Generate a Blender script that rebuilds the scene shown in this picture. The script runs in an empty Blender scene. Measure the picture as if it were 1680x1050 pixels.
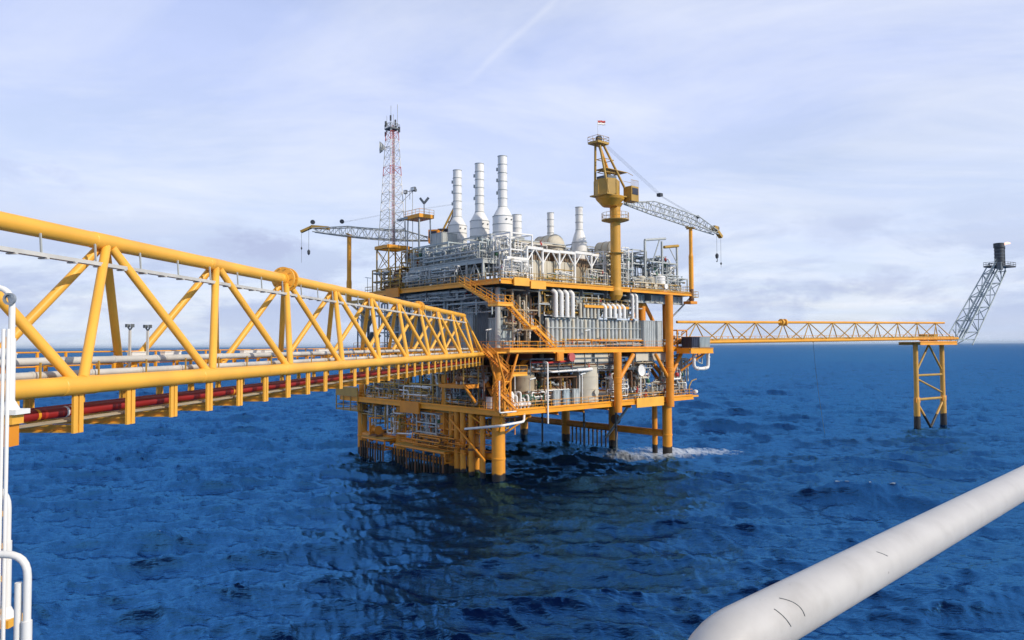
import bpy, math, random
import numpy as np
from mathutils import Vector, Matrix

# ------------------------------------------------------------------ camera, sky, sun
sc = bpy.context.scene
COL = sc.collection
CAMH = 20.0
F_PX = 1200.0
PITCH = math.atan(41.5 / F_PX)
ROLL = math.atan(8 / 1500)
_F = Vector((0, math.cos(PITCH), math.sin(PITCH)))
_R = Vector((1, 0, 0))
_U = _R.cross(_F)
_c, _s = math.cos(ROLL), math.sin(ROLL)
R2 = _R * _c - _U * _s
U2 = _U * _c + _R * _s
cam = bpy.data.cameras.new('camera')
cam.sensor_width = 36
cam.lens = F_PX / 1680 * 36
cam.clip_start = 0.05
cam.clip_end = 120000
co = bpy.data.objects.new('camera', cam)
COL.objects.link(co)
M = Matrix((R2, U2, -_F)).transposed().to_4x4()
M.translation = Vector((0, 0, CAMH))
co.matrix_world = M
sc.camera = co

SUN_AZ = Vector((0.86, -0.50))          # horizontal direction towards the sun
SUN_EL = math.radians(31)
world = bpy.data.worlds.new('World')
sc.world = world
world.use_nodes = True
wt = world.node_tree
wt.nodes.clear()


def wn(t, **kw):
    n = wt.nodes.new(t)
    for k, v in kw.items():
        setattr(n, k, v)
    return n


def wl(a, b):
    wt.links.new(a, b)


def wmath(op, a, b=None, clamp=False):
    n = wn('ShaderNodeMath', operation=op)
    n.use_clamp = clamp
    for i, x in enumerate((a, b)):
        if x is None:
            continue
        if isinstance(x, (int, float)):
            n.inputs[i].default_value = x
        else:
            wl(x, n.inputs[i])
    return n.outputs[0]


def wramp(src, stops):
    n = wn('ShaderNodeValToRGB')
    cr = n.color_ramp
    while len(cr.elements) < len(stops):
        cr.elements.new(0.5)
    for e, (p, c) in zip(cr.elements, stops):
        e.position = p
        e.color = (*c, 1) if len(c) == 3 else c
    wl(src, n.inputs[0])
    return n.outputs[0]


sky = wn('ShaderNodeTexSky', sky_type='NISHITA', sun_disc=False)
sky.sun_elevation = SUN_EL
sky.sun_rotation = math.atan2(SUN_AZ.x, SUN_AZ.y)
sky.air_density = 1.2
sky.dust_density = 1.0
sky.ozone_density = 2.0
skymul = wn('ShaderNodeVectorMath', operation='SCALE')
wl(sky.outputs[0], skymul.inputs[0])
skymul.inputs['Scale'].default_value = 0.11
tc = wn('ShaderNodeTexCoord')
sep = wn('ShaderNodeSeparateXYZ')
wl(tc.outputs['Generated'], sep.inputs[0])
zc = wmath('MAXIMUM', sep.outputs[2], 0.0)
den = wmath('ADD', zc, 0.10)
comb = wn('ShaderNodeCombineXYZ')
wl(wmath('DIVIDE', sep.outputs[0], den), comb.inputs[0])
wl(wmath('DIVIDE', sep.outputs[1], den), comb.inputs[1])


def wnoise(vec, scale, detail, rough, dist=0.0, off=(0, 0, 0), sc3=(1, 1, 1), rot=0):
    mp = wn('ShaderNodeMapping')
    mp.inputs['Location'].default_value = off
    mp.inputs['Rotation'].default_value = (0, 0, rot)
    mp.inputs['Scale'].default_value = sc3
    wl(vec, mp.inputs[0])
    n = wn('ShaderNodeTexNoise')
    n.inputs['Scale'].default_value = scale
    n.inputs['Detail'].default_value = detail
    n.inputs['Roughness'].default_value = rough
    n.inputs['Distortion'].default_value = dist
    wl(mp.outputs[0], n.inputs['Vector'])
    return n.outputs['Fac']


# thin high veil: long streaks, thinner overhead
veil = wnoise(comb.outputs[0], 0.8, 8, 0.62, 0.5, (3.1, 1.7, 0), (0.8, 1.0, 1), 0.5)
veil_f = wramp(veil, [(0.30, (0, 0, 0)), (0.68, (1, 1, 1))])
elev = wramp(zc, [(0.0, (1, 1, 1)), (0.40, (0.88,) * 3), (0.62, (0.22,) * 3), (1.0, (0.08,) * 3)])
fac = wmath('MULTIPLY', elev, wmath('ADD', wmath('MULTIPLY', veil_f, 0.30), 0.80), True)
veil_col = wramp(zc, [(0.0, (0.70, 0.78, 0.91)), (0.12, (0.67, 0.76, 0.96)), (0.32, (0.57, 0.66, 0.97)), (0.6, (0.40, 0.50, 0.85))])
mix1 = wn('ShaderNodeMix', data_type='RGBA')
wl(fac, mix1.inputs[0])
wl(skymul.outputs[0], mix1.inputs[6])
wl(veil_col, mix1.inputs[7])
# bright wisps
wisp = wnoise(comb.outputs[0], 1.0, 9, 0.62, 0.5, (7.3, 2.2, 0), (0.65, 1.0, 1), -0.5)
wisp_f = wmath('MULTIPLY', wramp(wisp, [(0.44, (0, 0, 0)), (0.70, (1, 1, 1))]), 0.6)
mix2 = wn('ShaderNodeMix', data_type='RGBA')
wl(wisp_f, mix2.inputs[0])
wl(mix1.outputs[2], mix2.inputs[6])
mix2.inputs[7].default_value = (0.86, 0.89, 0.96, 1)
# low grey-violet cumulus bank near the horizon
low = wnoise(tc.outputs['Generated'], 4.6, 9, 0.62, 0.3, (0.35, 1.9, 0.4), (1.0, 1.0, 2.8))
band = wramp(zc, [(0.0, (0.55,) * 3), (0.05, (1, 1, 1)), (0.11, (0.75,) * 3), (0.19, (0, 0, 0))])
low_f = wmath('MULTIPLY', wmath('MULTIPLY', wramp(low, [(0.43, (0, 0, 0)), (0.54, (1, 1, 1))]), band), 0.88)
mix3 = wn('ShaderNodeMix', data_type='RGBA')
wl(low_f, mix3.inputs[0])
wl(mix2.outputs[2], mix3.inputs[6])
mix3.inputs[7].default_value = (0.46, 0.54, 0.76, 1)
def pix_dir(px, py):
    d = _F + R2 * ((px - 840) / F_PX) + U2 * ((525 - py) / F_PX)
    return d.normalized()


def wdot(vec):
    n = wn('ShaderNodeVectorMath', operation='DOT_PRODUCT')
    wl(tc.outputs['Generated'], n.inputs[0])
    n.inputs[1].default_value = vec
    return n.outputs['Value']


cum = wnoise(tc.outputs['Generated'], 9.0, 9, 0.65, 0.3, (1.35, 0.9, 0.4), (1.0, 1.0, 1.9))
last = mix3.outputs[2]
for (cx, cy, rx, ry, k) in ((425, 398, 95, 42, .75), (1290, 485, 150, 40, .6), (1500, 470, 130, 45, .6), (60, 280, 110, 45, .35), (1390, 375, 150, 40, .3), (100, 500, 220, 50, .5)):
    d0 = pix_dir(cx, cy)
    rt_ = d0.cross(Vector((0, 0, 1))).normalized()
    up_ = rt_.cross(d0).normalized()
    a_ = wmath('POWER', wmath('ABSOLUTE', wmath('MULTIPLY', wdot(rt_), F_PX / rx)), 2.0)
    b_ = wmath('POWER', wmath('ABSOLUTE', wmath('MULTIPLY', wdot(up_), F_PX / ry)), 2.0)
    fall = wmath('SUBTRACT', 1.0, wmath('ADD', a_, b_), True)
    front = wmath('GREATER_THAN', wdot(d0), 0.0)
    body = wramp(wmath('ADD', cum, wmath('MULTIPLY', wmath('SUBTRACT', fall, 0.6), 0.22)), [(0.47, (0, 0, 0)), (0.60, (1, 1, 1))])
    mk = wn('ShaderNodeMix', data_type='RGBA')
    wl(wmath('MULTIPLY', wmath('MULTIPLY', body, wmath('MULTIPLY', wmath('POWER', fall, 0.6), k)), front), mk.inputs[0])
    wl(last, mk.inputs[6])
    mk.inputs[7].default_value = (0.44, 0.50, 0.72, 1)
    last = mk.outputs[2]


# thin aircraft trail high in the sky
ta, tb = pix_dir(792, 112), pix_dir(905, 4)
tn = ta.cross(tb).normalized()
tm = (ta + tb).normalized()
dotn = wn('ShaderNodeVectorMath', operation='DOT_PRODUCT')
wl(tc.outputs['Generated'], dotn.inputs[0]); dotn.inputs[1].default_value = tn
dotm = wn('ShaderNodeVectorMath', operation='DOT_PRODUCT')
wl(tc.outputs['Generated'], dotm.inputs[0]); dotm.inputs[1].default_value = tm
wob = wnoise(tc.outputs['Generated'], 14, 3, 0.5)
offn = wmath('ADD', dotn.outputs['Value'], wmath('MULTIPLY', wmath('SUBTRACT', wob, 0.5), 0.008))
t1 = wramp(wmath('MULTIPLY', wmath('ABSOLUTE', offn), 100.0), [(0.05, (1, 1, 1)), (0.6, (0, 0, 0))])
t2 = wramp(wmath('MULTIPLY', wmath('SUBTRACT', dotm.outputs['Value'], 0.996), 250.0), [(0.0, (0, 0, 0)), (0.7, (1, 1, 1))])
mix4 = wn('ShaderNodeMix', data_type='RGBA')
wl(wmath('MULTIPLY', wmath('MULTIPLY', t1, t2), 0.20), mix4.inputs[0])
wl(last, mix4.inputs[6])
mix4.inputs[7].default_value = (0.86, 0.89, 0.96, 1)
bg = wn('ShaderNodeBackground')
wl(mix4.outputs[2], bg.inputs[0])
bg.inputs[1].default_value = 1.0
wo = wn('ShaderNodeOutputWorld')
wl(bg.outputs[0], wo.inputs[0])

sun = bpy.data.lights.new('sun', 'SUN')
sun.energy = 3.3
sun.angle = math.radians(1.2)
sun.color = (1.0, 0.90, 0.76)
so = bpy.data.objects.new('sun', sun)
COL.objects.link(so)
sd = Vector((SUN_AZ.x, SUN_AZ.y, 0)).normalized() * math.cos(SUN_EL) + Vector((0, 0, math.sin(SUN_EL)))
so.rotation_euler = (-sd).to_track_quat('-Z', 'Y').to_euler()
so.location = (60, -40, 90)

sc.view_settings.view_transform = 'Standard'
sc.view_settings.look = 'None'
sc.view_settings.exposure = 0.12
sc.view_settings.gamma = 1
sc.view_settings.use_curve_mapping = False

# ------------------------------------------------------------------ materials
MATS = {}


def paint(name, rgb, rough=0.45, var=0.14, rust=0.0, metal=0.0, scale=0.6, seam=0.0, growth=None):
    m = bpy.data.materials.new(name)
    m.use_nodes = True
    nt = m.node_tree
    b = nt.nodes['Principled BSDF']
    L = nt.links.new
    geo = nt.nodes.new('ShaderNodeNewGeometry')
    n1 = nt.nodes.new('ShaderNodeTexNoise')
    n1.inputs['Scale'].default_value = scale
    n1.inputs['Detail'].default_value = 6
    L(geo.outputs['Position'], n1.inputs['Vector'])
    rp = nt.nodes.new('ShaderNodeValToRGB')
    lo = tuple(c * (1 - var) for c in rgb)
    hi = tuple(min(1, c * (1 + var * 0.6)) for c in rgb)
    rp.color_ramp.elements[0].position = 0.3
    rp.color_ramp.elements[0].color = (*lo, 1)
    rp.color_ramp.elements[1].position = 0.7
    rp.color_ramp.elements[1].color = (*hi, 1)
    L(n1.outputs['Fac'], rp.inputs[0])
    col = rp.outputs[0]

    def mixc(fac, c2):
        mx = nt.nodes.new('ShaderNodeMix')
        mx.data_type = 'RGBA'
        L(fac, mx.inputs[0])
        L(col_[0], mx.inputs[6])
        mx.inputs[7].default_value = (*c2, 1)
        col_[0] = mx.outputs[2]
    col_ = [col]
    if rust > 0:
        mp = nt.nodes.new('ShaderNodeMapping')
        mp.inputs['Scale'].default_value = (1.3, 1.3, 0.22)
        L(geo.outputs['Position'], mp.inputs[0])
        n2 = nt.nodes.new('ShaderNodeTexNoise')
        n2.inputs['Scale'].default_value = 1.1
        n2.inputs['Detail'].default_value = 9
        n2.inputs['Roughness'].default_value = 0.7
        L(mp.outputs[0], n2.inputs['Vector'])
        r2 = nt.nodes.new('ShaderNodeValToRGB')
        r2.color_ramp.elements[0].position = 0.66 - rust * 0.25
        r2.color_ramp.elements[0].color = (0, 0, 0, 1)
        r2.color_ramp.elements[1].position = 0.80 - rust * 0.15
        r2.color_ramp.elements[1].color = (min(1, 0.4 + rust),) * 3 + (1,)
        L(n2.outputs['Fac'], r2.inputs[0])
        mixc(r2.outputs[0], (0.14, 0.055, 0.018))
    if growth is not None:
        sp = nt.nodes.new('ShaderNodeSeparateXYZ')
        L(geo.outputs['Position'], sp.inputs[0])
        ad = nt.nodes.new('ShaderNodeMath')
        ad.operation = 'MULTIPLY_ADD'
        L(n1.outputs['Fac'], ad.inputs[0])
        ad.inputs[1].default_value = -1.6
        L(sp.outputs[2], ad.inputs[2])
        r3 = nt.nodes.new('ShaderNodeMapRange')
        r3.inputs['From Min'].default_value = growth - 0.75
        r3.inputs['From Max'].default_value = growth - 0.95
        L(ad.outputs[0], r3.inputs['Value'])
        mixc(r3.outputs[0], (0.022, 0.016, 0.010))
    L(col_[0], b.inputs['Base Color'])
    rr = nt.nodes.new('ShaderNodeMapRange')
    rr.inputs['To Min'].default_value = max(0.05, rough - 0.1)
    rr.inputs['To Max'].default_value = min(1, rough + 0.15)
    L(n1.outputs['Fac'], rr.inputs['Value'])
    L(rr.outputs[0], b.inputs['Roughness'])
    b.inputs['Metallic'].default_value = metal
    MATS[name] = m
    return m


YEL = paint('yellow_paint', (0.82, 0.345, 0.014), 0.42, 0.10, rust=0.10)
YELC = paint('clean_yellow_paint', (0.88, 0.44, 0.05), 0.42, 0.12, rust=0.16, scale=0.5)
ORA = paint('orange_paint', (0.74, 0.265, 0.012), 0.5, 0.16, rust=0.30)
PED = paint('faded_yellow_paint', (0.62, 0.31, 0.03), 0.5, 0.16, rust=0.2)
ORL = paint('leg_orange_paint', (0.76, 0.30, 0.016), 0.45, 0.12, rust=0.22, growth=1.25)
OCH = paint('ochre_paint', (0.46, 0.27, 0.045), 0.5, 0.16, rust=0.15)
WHI = paint('white_paint', (0.80, 0.78, 0.73), 0.4, 0.08, rust=0.06)
STK = paint('stack_white', (0.82, 0.80, 0.75), 0.45, 0.10, rust=0.02, scale=0.5)
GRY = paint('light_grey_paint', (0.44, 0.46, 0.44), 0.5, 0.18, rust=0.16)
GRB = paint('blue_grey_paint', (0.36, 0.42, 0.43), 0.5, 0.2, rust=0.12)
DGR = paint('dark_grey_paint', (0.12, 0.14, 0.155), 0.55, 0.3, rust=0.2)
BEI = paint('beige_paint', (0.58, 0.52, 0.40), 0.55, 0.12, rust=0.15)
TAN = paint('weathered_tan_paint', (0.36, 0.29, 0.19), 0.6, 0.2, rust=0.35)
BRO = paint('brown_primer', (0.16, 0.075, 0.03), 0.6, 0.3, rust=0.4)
PIW = paint('aged_white_pipe', (0.56, 0.54, 0.49), 0.5, 0.2, rust=0.2, scale=0.9)
REDD = paint('dull_red_pipe', (0.30, 0.014, 0.010), 0.45, 0.25, rust=0.12)
RED = paint('red_paint', (0.48, 0.03, 0.018), 0.4, 0.12)
REDW = paint('faded_red_paint', (0.50, 0.10, 0.09), 0.5, 0.12)
NAV = paint('navy_paint', (0.020, 0.026, 0.050), 0.45, 0.2)
STE = paint('galvanised_steel', (0.34, 0.37, 0.39), 0.45, 0.15, metal=0.4)
FLR = paint('flare_steel', (0.33, 0.39, 0.41), 0.5, 0.2, rust=0.2, metal=0.3)
BLK = paint('sooty_black', (0.045, 0.052, 0.062), 0.6, 0.3)
RUB = paint('fender_rubber', (0.03, 0.028, 0.026), 0.8, 0.2, growth=1.2)
GRN = paint('green_paint', (0.03, 0.12, 0.06), 0.5, 0.2)


def flame_mat():
    m = bpy.data.materials.new('flame')
    m.use_nodes = True
    nt = m.node_tree
    b = nt.nodes['Principled BSDF']
    b.inputs['Base Color'].default_value = (0.9, 0.5, 0.3, 1)
    b.inputs['Emission Color'].default_value = (1.0, 0.66, 0.52, 1)
    b.inputs['Emission Strength'].default_value = 1.0
    b.inputs['Alpha'].default_value = 0.5
    return m


FLAME = flame_mat()


def lamp_mat():
    m = bpy.data.materials.new('lamp_lens')
    m.use_nodes = True
    b = m.node_tree.nodes['Principled BSDF']
    b.inputs['Base Color'].default_value = (0.85, 0.85, 0.8, 1)
    b.inputs['Roughness'].default_value = 0.2
    return m


LENS = lamp_mat()


# ------------------------------------------------------------------ mesh builder
class MB:
    def __init__(self):
        self.v = []
        self.f = []
        self.s = []

    def _add(self, vs, fs, smooth=False):
        o = len(self.v)
        self.v += [tuple(x) for x in vs]
        self.f += [tuple(i + o for i in f) for f in fs]
        self.s += [smooth] * len(fs)

    def box(self, c, d, rz=0.0):
        cx, cy, cz = c
        a, b, e = d[0] / 2, d[1] / 2, d[2] / 2
        co_, si = math.cos(rz), math.sin(rz)
        vs = []
        for z in (-e, e):
            for x, y in ((-a, -b), (a, -b), (a, b), (-a, b)):
                vs.append((cx + x * co_ - y * si, cy + x * si + y * co_, cz + z))
        self._add(vs, [(3, 2, 1, 0), (4, 5, 6, 7), (0, 1, 5, 4), (1, 2, 6, 5), (2, 3, 7, 6), (3, 0, 4, 7)])
        return self

    def bbox(self, x0, x1, y0, y1, z0, z1):
        return self.box(((x0 + x1) / 2, (y0 + y1) / 2, (z0 + z1) / 2), (abs(x1 - x0), abs(y1 - y0), abs(z1 - z0)))

    @staticmethod
    def frame(p, q):
        d = (Vector(q) - Vector(p))
        d.normalize()
        up = Vector((0, 0, 1)) if abs(d.z) < 0.95 else Vector((1, 0, 0))
        s = d.cross(up).normalized()
        t = s.cross(d).normalized()
        return d, s, t

    def bar(self, p, q, w, h):
        p, q = Vector(p), Vector(q)
        d, s, t = self.frame(p, q)
        vs = []
        for e in (p, q):
            for a, b in ((-w / 2, -h / 2), (w / 2, -h / 2), (w / 2, h / 2), (-w / 2, h / 2)):
                vs.append(e + s * a + t * b)
        self._add(vs, [(0, 1, 2, 3), (7, 6, 5, 4), (1, 0, 4, 5), (2, 1, 5, 6), (3, 2, 6, 7), (0, 3, 7, 4)])
        return self

    def hbeam(self, p, q, w, h, tk=0.05, turn=False):
        p, q = Vector(p), Vector(q)
        d, s, t = self.frame(p, q)
        if turn:
            s, t = t, s
        for off, ww, hh in ((t * (h / 2 - tk / 2), w, tk), (t * (-h / 2 + tk / 2), w, tk), (t * 0, tk, h - 2 * tk)):
            vs = []
            for e in (p, q):
                for a, b in ((-ww / 2, -hh / 2), (ww / 2, -hh / 2), (ww / 2, hh / 2), (-ww / 2, hh / 2)):
                    vs.append(e + off + s * a + t * b)
            self._add(vs, [(0, 1, 2, 3), (7, 6, 5, 4), (1, 0, 4, 5), (2, 1, 5, 6), (3, 2, 6, 7), (0, 3, 7, 4)])
        return self

    def tube(self, p, q, r, n=8, r2=None, caps=True):
        p, q = Vector(p), Vector(q)
        if (q - p).length < 1e-6:
            return self
        r2 = r if r2 is None else r2
        d, s, t = self.frame(p, q)
        vs = []
        for e, rr in ((p, r), (q, r2)):
            for k in range(n):
                a = 2 * math.pi * k / n
                vs.append(e + (s * math.cos(a) + t * math.sin(a)) * rr)
        fs = [(k, (k + 1) % n, n + (k + 1) % n, n + k) for k in range(n)]
        self._add(vs, fs, True)
        if caps:
            self._add(vs, [tuple(range(n - 1, -1, -1)), tuple(range(n, 2 * n))], False)
        return self

    def path(self, pts, r, n=8, bend=None, seg=3, flange=0.0):
        pts = [Vector(p) for p in pts]
        out = [pts[0]]
        bend = 2.2 * r if bend is None else bend
        for i in range(1, len(pts) - 1):
            a, b, c = pts[i - 1], pts[i], pts[i + 1]
            d1, d2 = (a - b), (c - b)
            k = min(bend, d1.length * 0.45, d2.length * 0.45)
            if k < 1e-4:
                continue
            s0, s1 = b + d1.normalized() * k, b + d2.normalized() * k
            for j in range(seg + 1):
                u = j / seg
                out.append(s0 * (1 - u) ** 2 + b * 2 * u * (1 - u) + s1 * u * u)
        out.append(pts[-1])
        # sweep
        prev = None
        rings = []
        for i, p in enumerate(out):
            if i == 0:
                d = (out[1] - p)
            elif i == len(out) - 1:
                d = (p - out[i - 1])
            else:
                d = (out[i + 1] - p).normalized() + (p - out[i - 1]).normalized()
            if d.length < 1e-7:
                d = Vector((0, 0, 1))
            d.normalize()
            if prev is None:
                up = Vector((0, 0, 1)) if abs(d.z) < 0.95 else Vector((1, 0, 0))
                s = d.cross(up).normalized()
            else:
                s = prev - d * prev.dot(d)
                if s.length < 1e-4:
                    s = d.cross(Vector((0, 0, 1)) if abs(d.z) < 0.95 else Vector((1, 0, 0)))
                s.normalize()
            prev = s
            t = s.cross(d)
            rings.append([p + (s * math.cos(2 * math.pi * k / n) + t * math.sin(2 * math.pi * k / n)) * r for k in range(n)])
        vs = [v for rg in rings for v in rg]
        fs = []
        for i in range(len(rings) - 1):
            for k in range(n):
                fs.append((i * n + k, (i + 1) * n + k, (i + 1) * n + (k + 1) % n, i * n + (k + 1) % n))
        self._add(vs, fs, True)
        m = (len(rings) - 1) * n
        self._add(vs, [tuple(range(n)), tuple(range(m + n - 1, m - 1, -1))], False)
        if flange:
            for i in range(len(pts) - 1):
                a, b = pts[i], pts[i + 1]
                L = (b - a).length
                if L > 6 * r:
                    mid = a + (b - a) * 0.5
                    d = (b - a).normalized()
                    self.tube(mid - d * r * 0.5, mid + d * r * 0.5, r * flange, n)
        return self

    def lathe(self, c, prof, n=20, axis='z', smooth=True, cap=True):
        c = Vector(c)
        vs = []
        for r, h in prof:
            for k in range(n):
                a = 2 * math.pi * k / n
                x, y = r * math.cos(a), r * math.sin(a)
                if axis == 'z':
                    vs.append(c + Vector((x, y, h)))
                elif axis == 'x':
                    vs.append(c + Vector((h, x, y)))
                else:
                    vs.append(c + Vector((y, h, x)))
        m = len(prof)
        # separate vertex rings per band keep hard edges where the profile turns sharply
        for i in range(m - 1):
            band = vs[i * n:(i + 2) * n]
            self._add(band, [(k, (k + 1) % n, n + (k + 1) % n, n + k) for k in range(n)], smooth)
        if cap:
            self._add(vs[:n], [tuple(range(n - 1, -1, -1))])
            self._add(vs[-n:], [tuple(range(n))])
        return self

    def dome(self, c, r, depth, n=16, axis='x', sgn=1):
        prof = []
        for i in range(6):
            a = i / 5 * math.pi / 2
            prof.append((max(0.002, r * math.cos(a)), sgn * depth * math.sin(a)))
        return self.lathe(c, prof, n, axis, True, False)

    def rail(self, pts, h=1.1, sp=1.7, r=0.035):
        pts = [Vector(p) for p in pts]
        for a, b in zip(pts[:-1], pts[1:]):
            L = (b - a).length
            n = max(1, round(L / sp))
            for k in range(n + 1):
                p = a.lerp(b, k / n)
                self.tube(p, p + Vector((0, 0, h)), r, 5, caps=False)
            for hh in (h, h * 0.5):
                self.tube(a + Vector((0, 0, hh)), b + Vector((0, 0, hh)), r, 5, caps=False)
            self.bar(a + Vector((0, 0, 0.08)), b + Vector((0, 0, 0.08)), 0.02, 0.15)
        return self

    def turn(self, ang, c=(0, 0)):
        co_, si = math.cos(ang), math.sin(ang)
        self.v = [(c[0] + (x - c[0]) * co_ - (y - c[1]) * si, c[1] + (x - c[0]) * si + (y - c[1]) * co_, z) for x, y, z in self.v]
        return self

    def build(self, name, mat, parent=None):
        me = bpy.data.meshes.new(name)
        me.from_pydata(self.v, [], self.f)
        me.polygons.foreach_set('use_smooth', self.s)
        me.materials.append(mat)
        me.update()
        o = bpy.data.objects.new(name, me)
        COL.objects.link(o)
        if parent is not None:
            o.parent = parent
        return o


def tag(o, label=None, cat=None, group=None, kind=None):
    if label:
        o['label'] = label
    if cat:
        o['category'] = cat
    if group:
        o['group'] = group
    if kind:
        o['kind'] = kind
    return o


def empty(name, loc, rz, label, cat, group=None):
    o = bpy.data.objects.new(name, None)
    COL.objects.link(o)
    o.location = loc
    o.rotation_euler = (0, 0, rz)
    return tag(o, label, cat, group)


def copy_tree(o, parent=None):
    c = o.copy()
    COL.objects.link(c)
    if parent is not None:
        c.parent = parent
    for ch in list(o.children):
        copy_tree(ch, c)
    return c


# platform frame: u runs along the sunlit face, v along the shaded face
ANG = math.radians(41.7)
UX = Vector((math.cos(ANG), math.sin(ANG), 0))
VX = Vector((-math.sin(ANG), math.cos(ANG), 0))
ORG = Vector((-2.0975, 108.2609, 0))


def W(u, v, z=0.0):
    return ORG + UX * u + VX * v + Vector((0, 0, z))


def T(name, label, cat, u, v, z, group=None, rot=0.0):
    return empty(name, W(u, v, z), ANG + rot, label, cat, group)


# ------------------------------------------------------------------ sea
def ocean_tile(N, L, wind, wdir, seed, lmin, lmax, ex=3.45):
    rng = np.random.default_rng(seed)
    k1 = 2 * np.pi * np.fft.fftfreq(N, L / N)
    kx, ky = np.meshgrid(k1, k1, indexing='ij')
    k = np.hypot(kx, ky)
    k[0, 0] = 1
    Lw = wind ** 2 / 9.81
    cosf = (kx * math.cos(wdir) + ky * math.sin(wdir)) / k
    P = np.exp(-1 / (k * Lw) ** 2) / k ** ex * (0.015 + cosf ** 6)
    P *= np.exp(-(k * lmin / 6.28) ** 2)
    P *= 1 - np.exp(-(k * lmax / 6.28) ** 4)
    P[0, 0] = 0
    hk = (rng.normal(size=(N, N)) + 1j * rng.normal(size=(N, N))) * np.sqrt(P)
    h = np.fft.ifft2(hk)
    dx = np.fft.ifft2(-1j * kx / k * hk).real
    dy = np.fft.ifft2(-1j * ky / k * hk).real
    h = h.real
    s = h.std()
    return h / s, dx / s, dy / s


def samp(t, L, x, y):
    N = t.shape[0]
    fx, fy = (x / L) % 1 * N, (y / L) % 1 * N
    i, j = np.floor(fx).astype(int), np.floor(fy).astype(int)
    a, b = fx - i, fy - j
    i %= N; j %= N
    i2, j2 = (i + 1) % N, (j + 1) % N
    return (t[i, j] * (1 - a) + t[i2, j] * a) * (1 - b) + (t[i, j2] * (1 - a) + t[i2, j2] * a) * b


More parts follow.
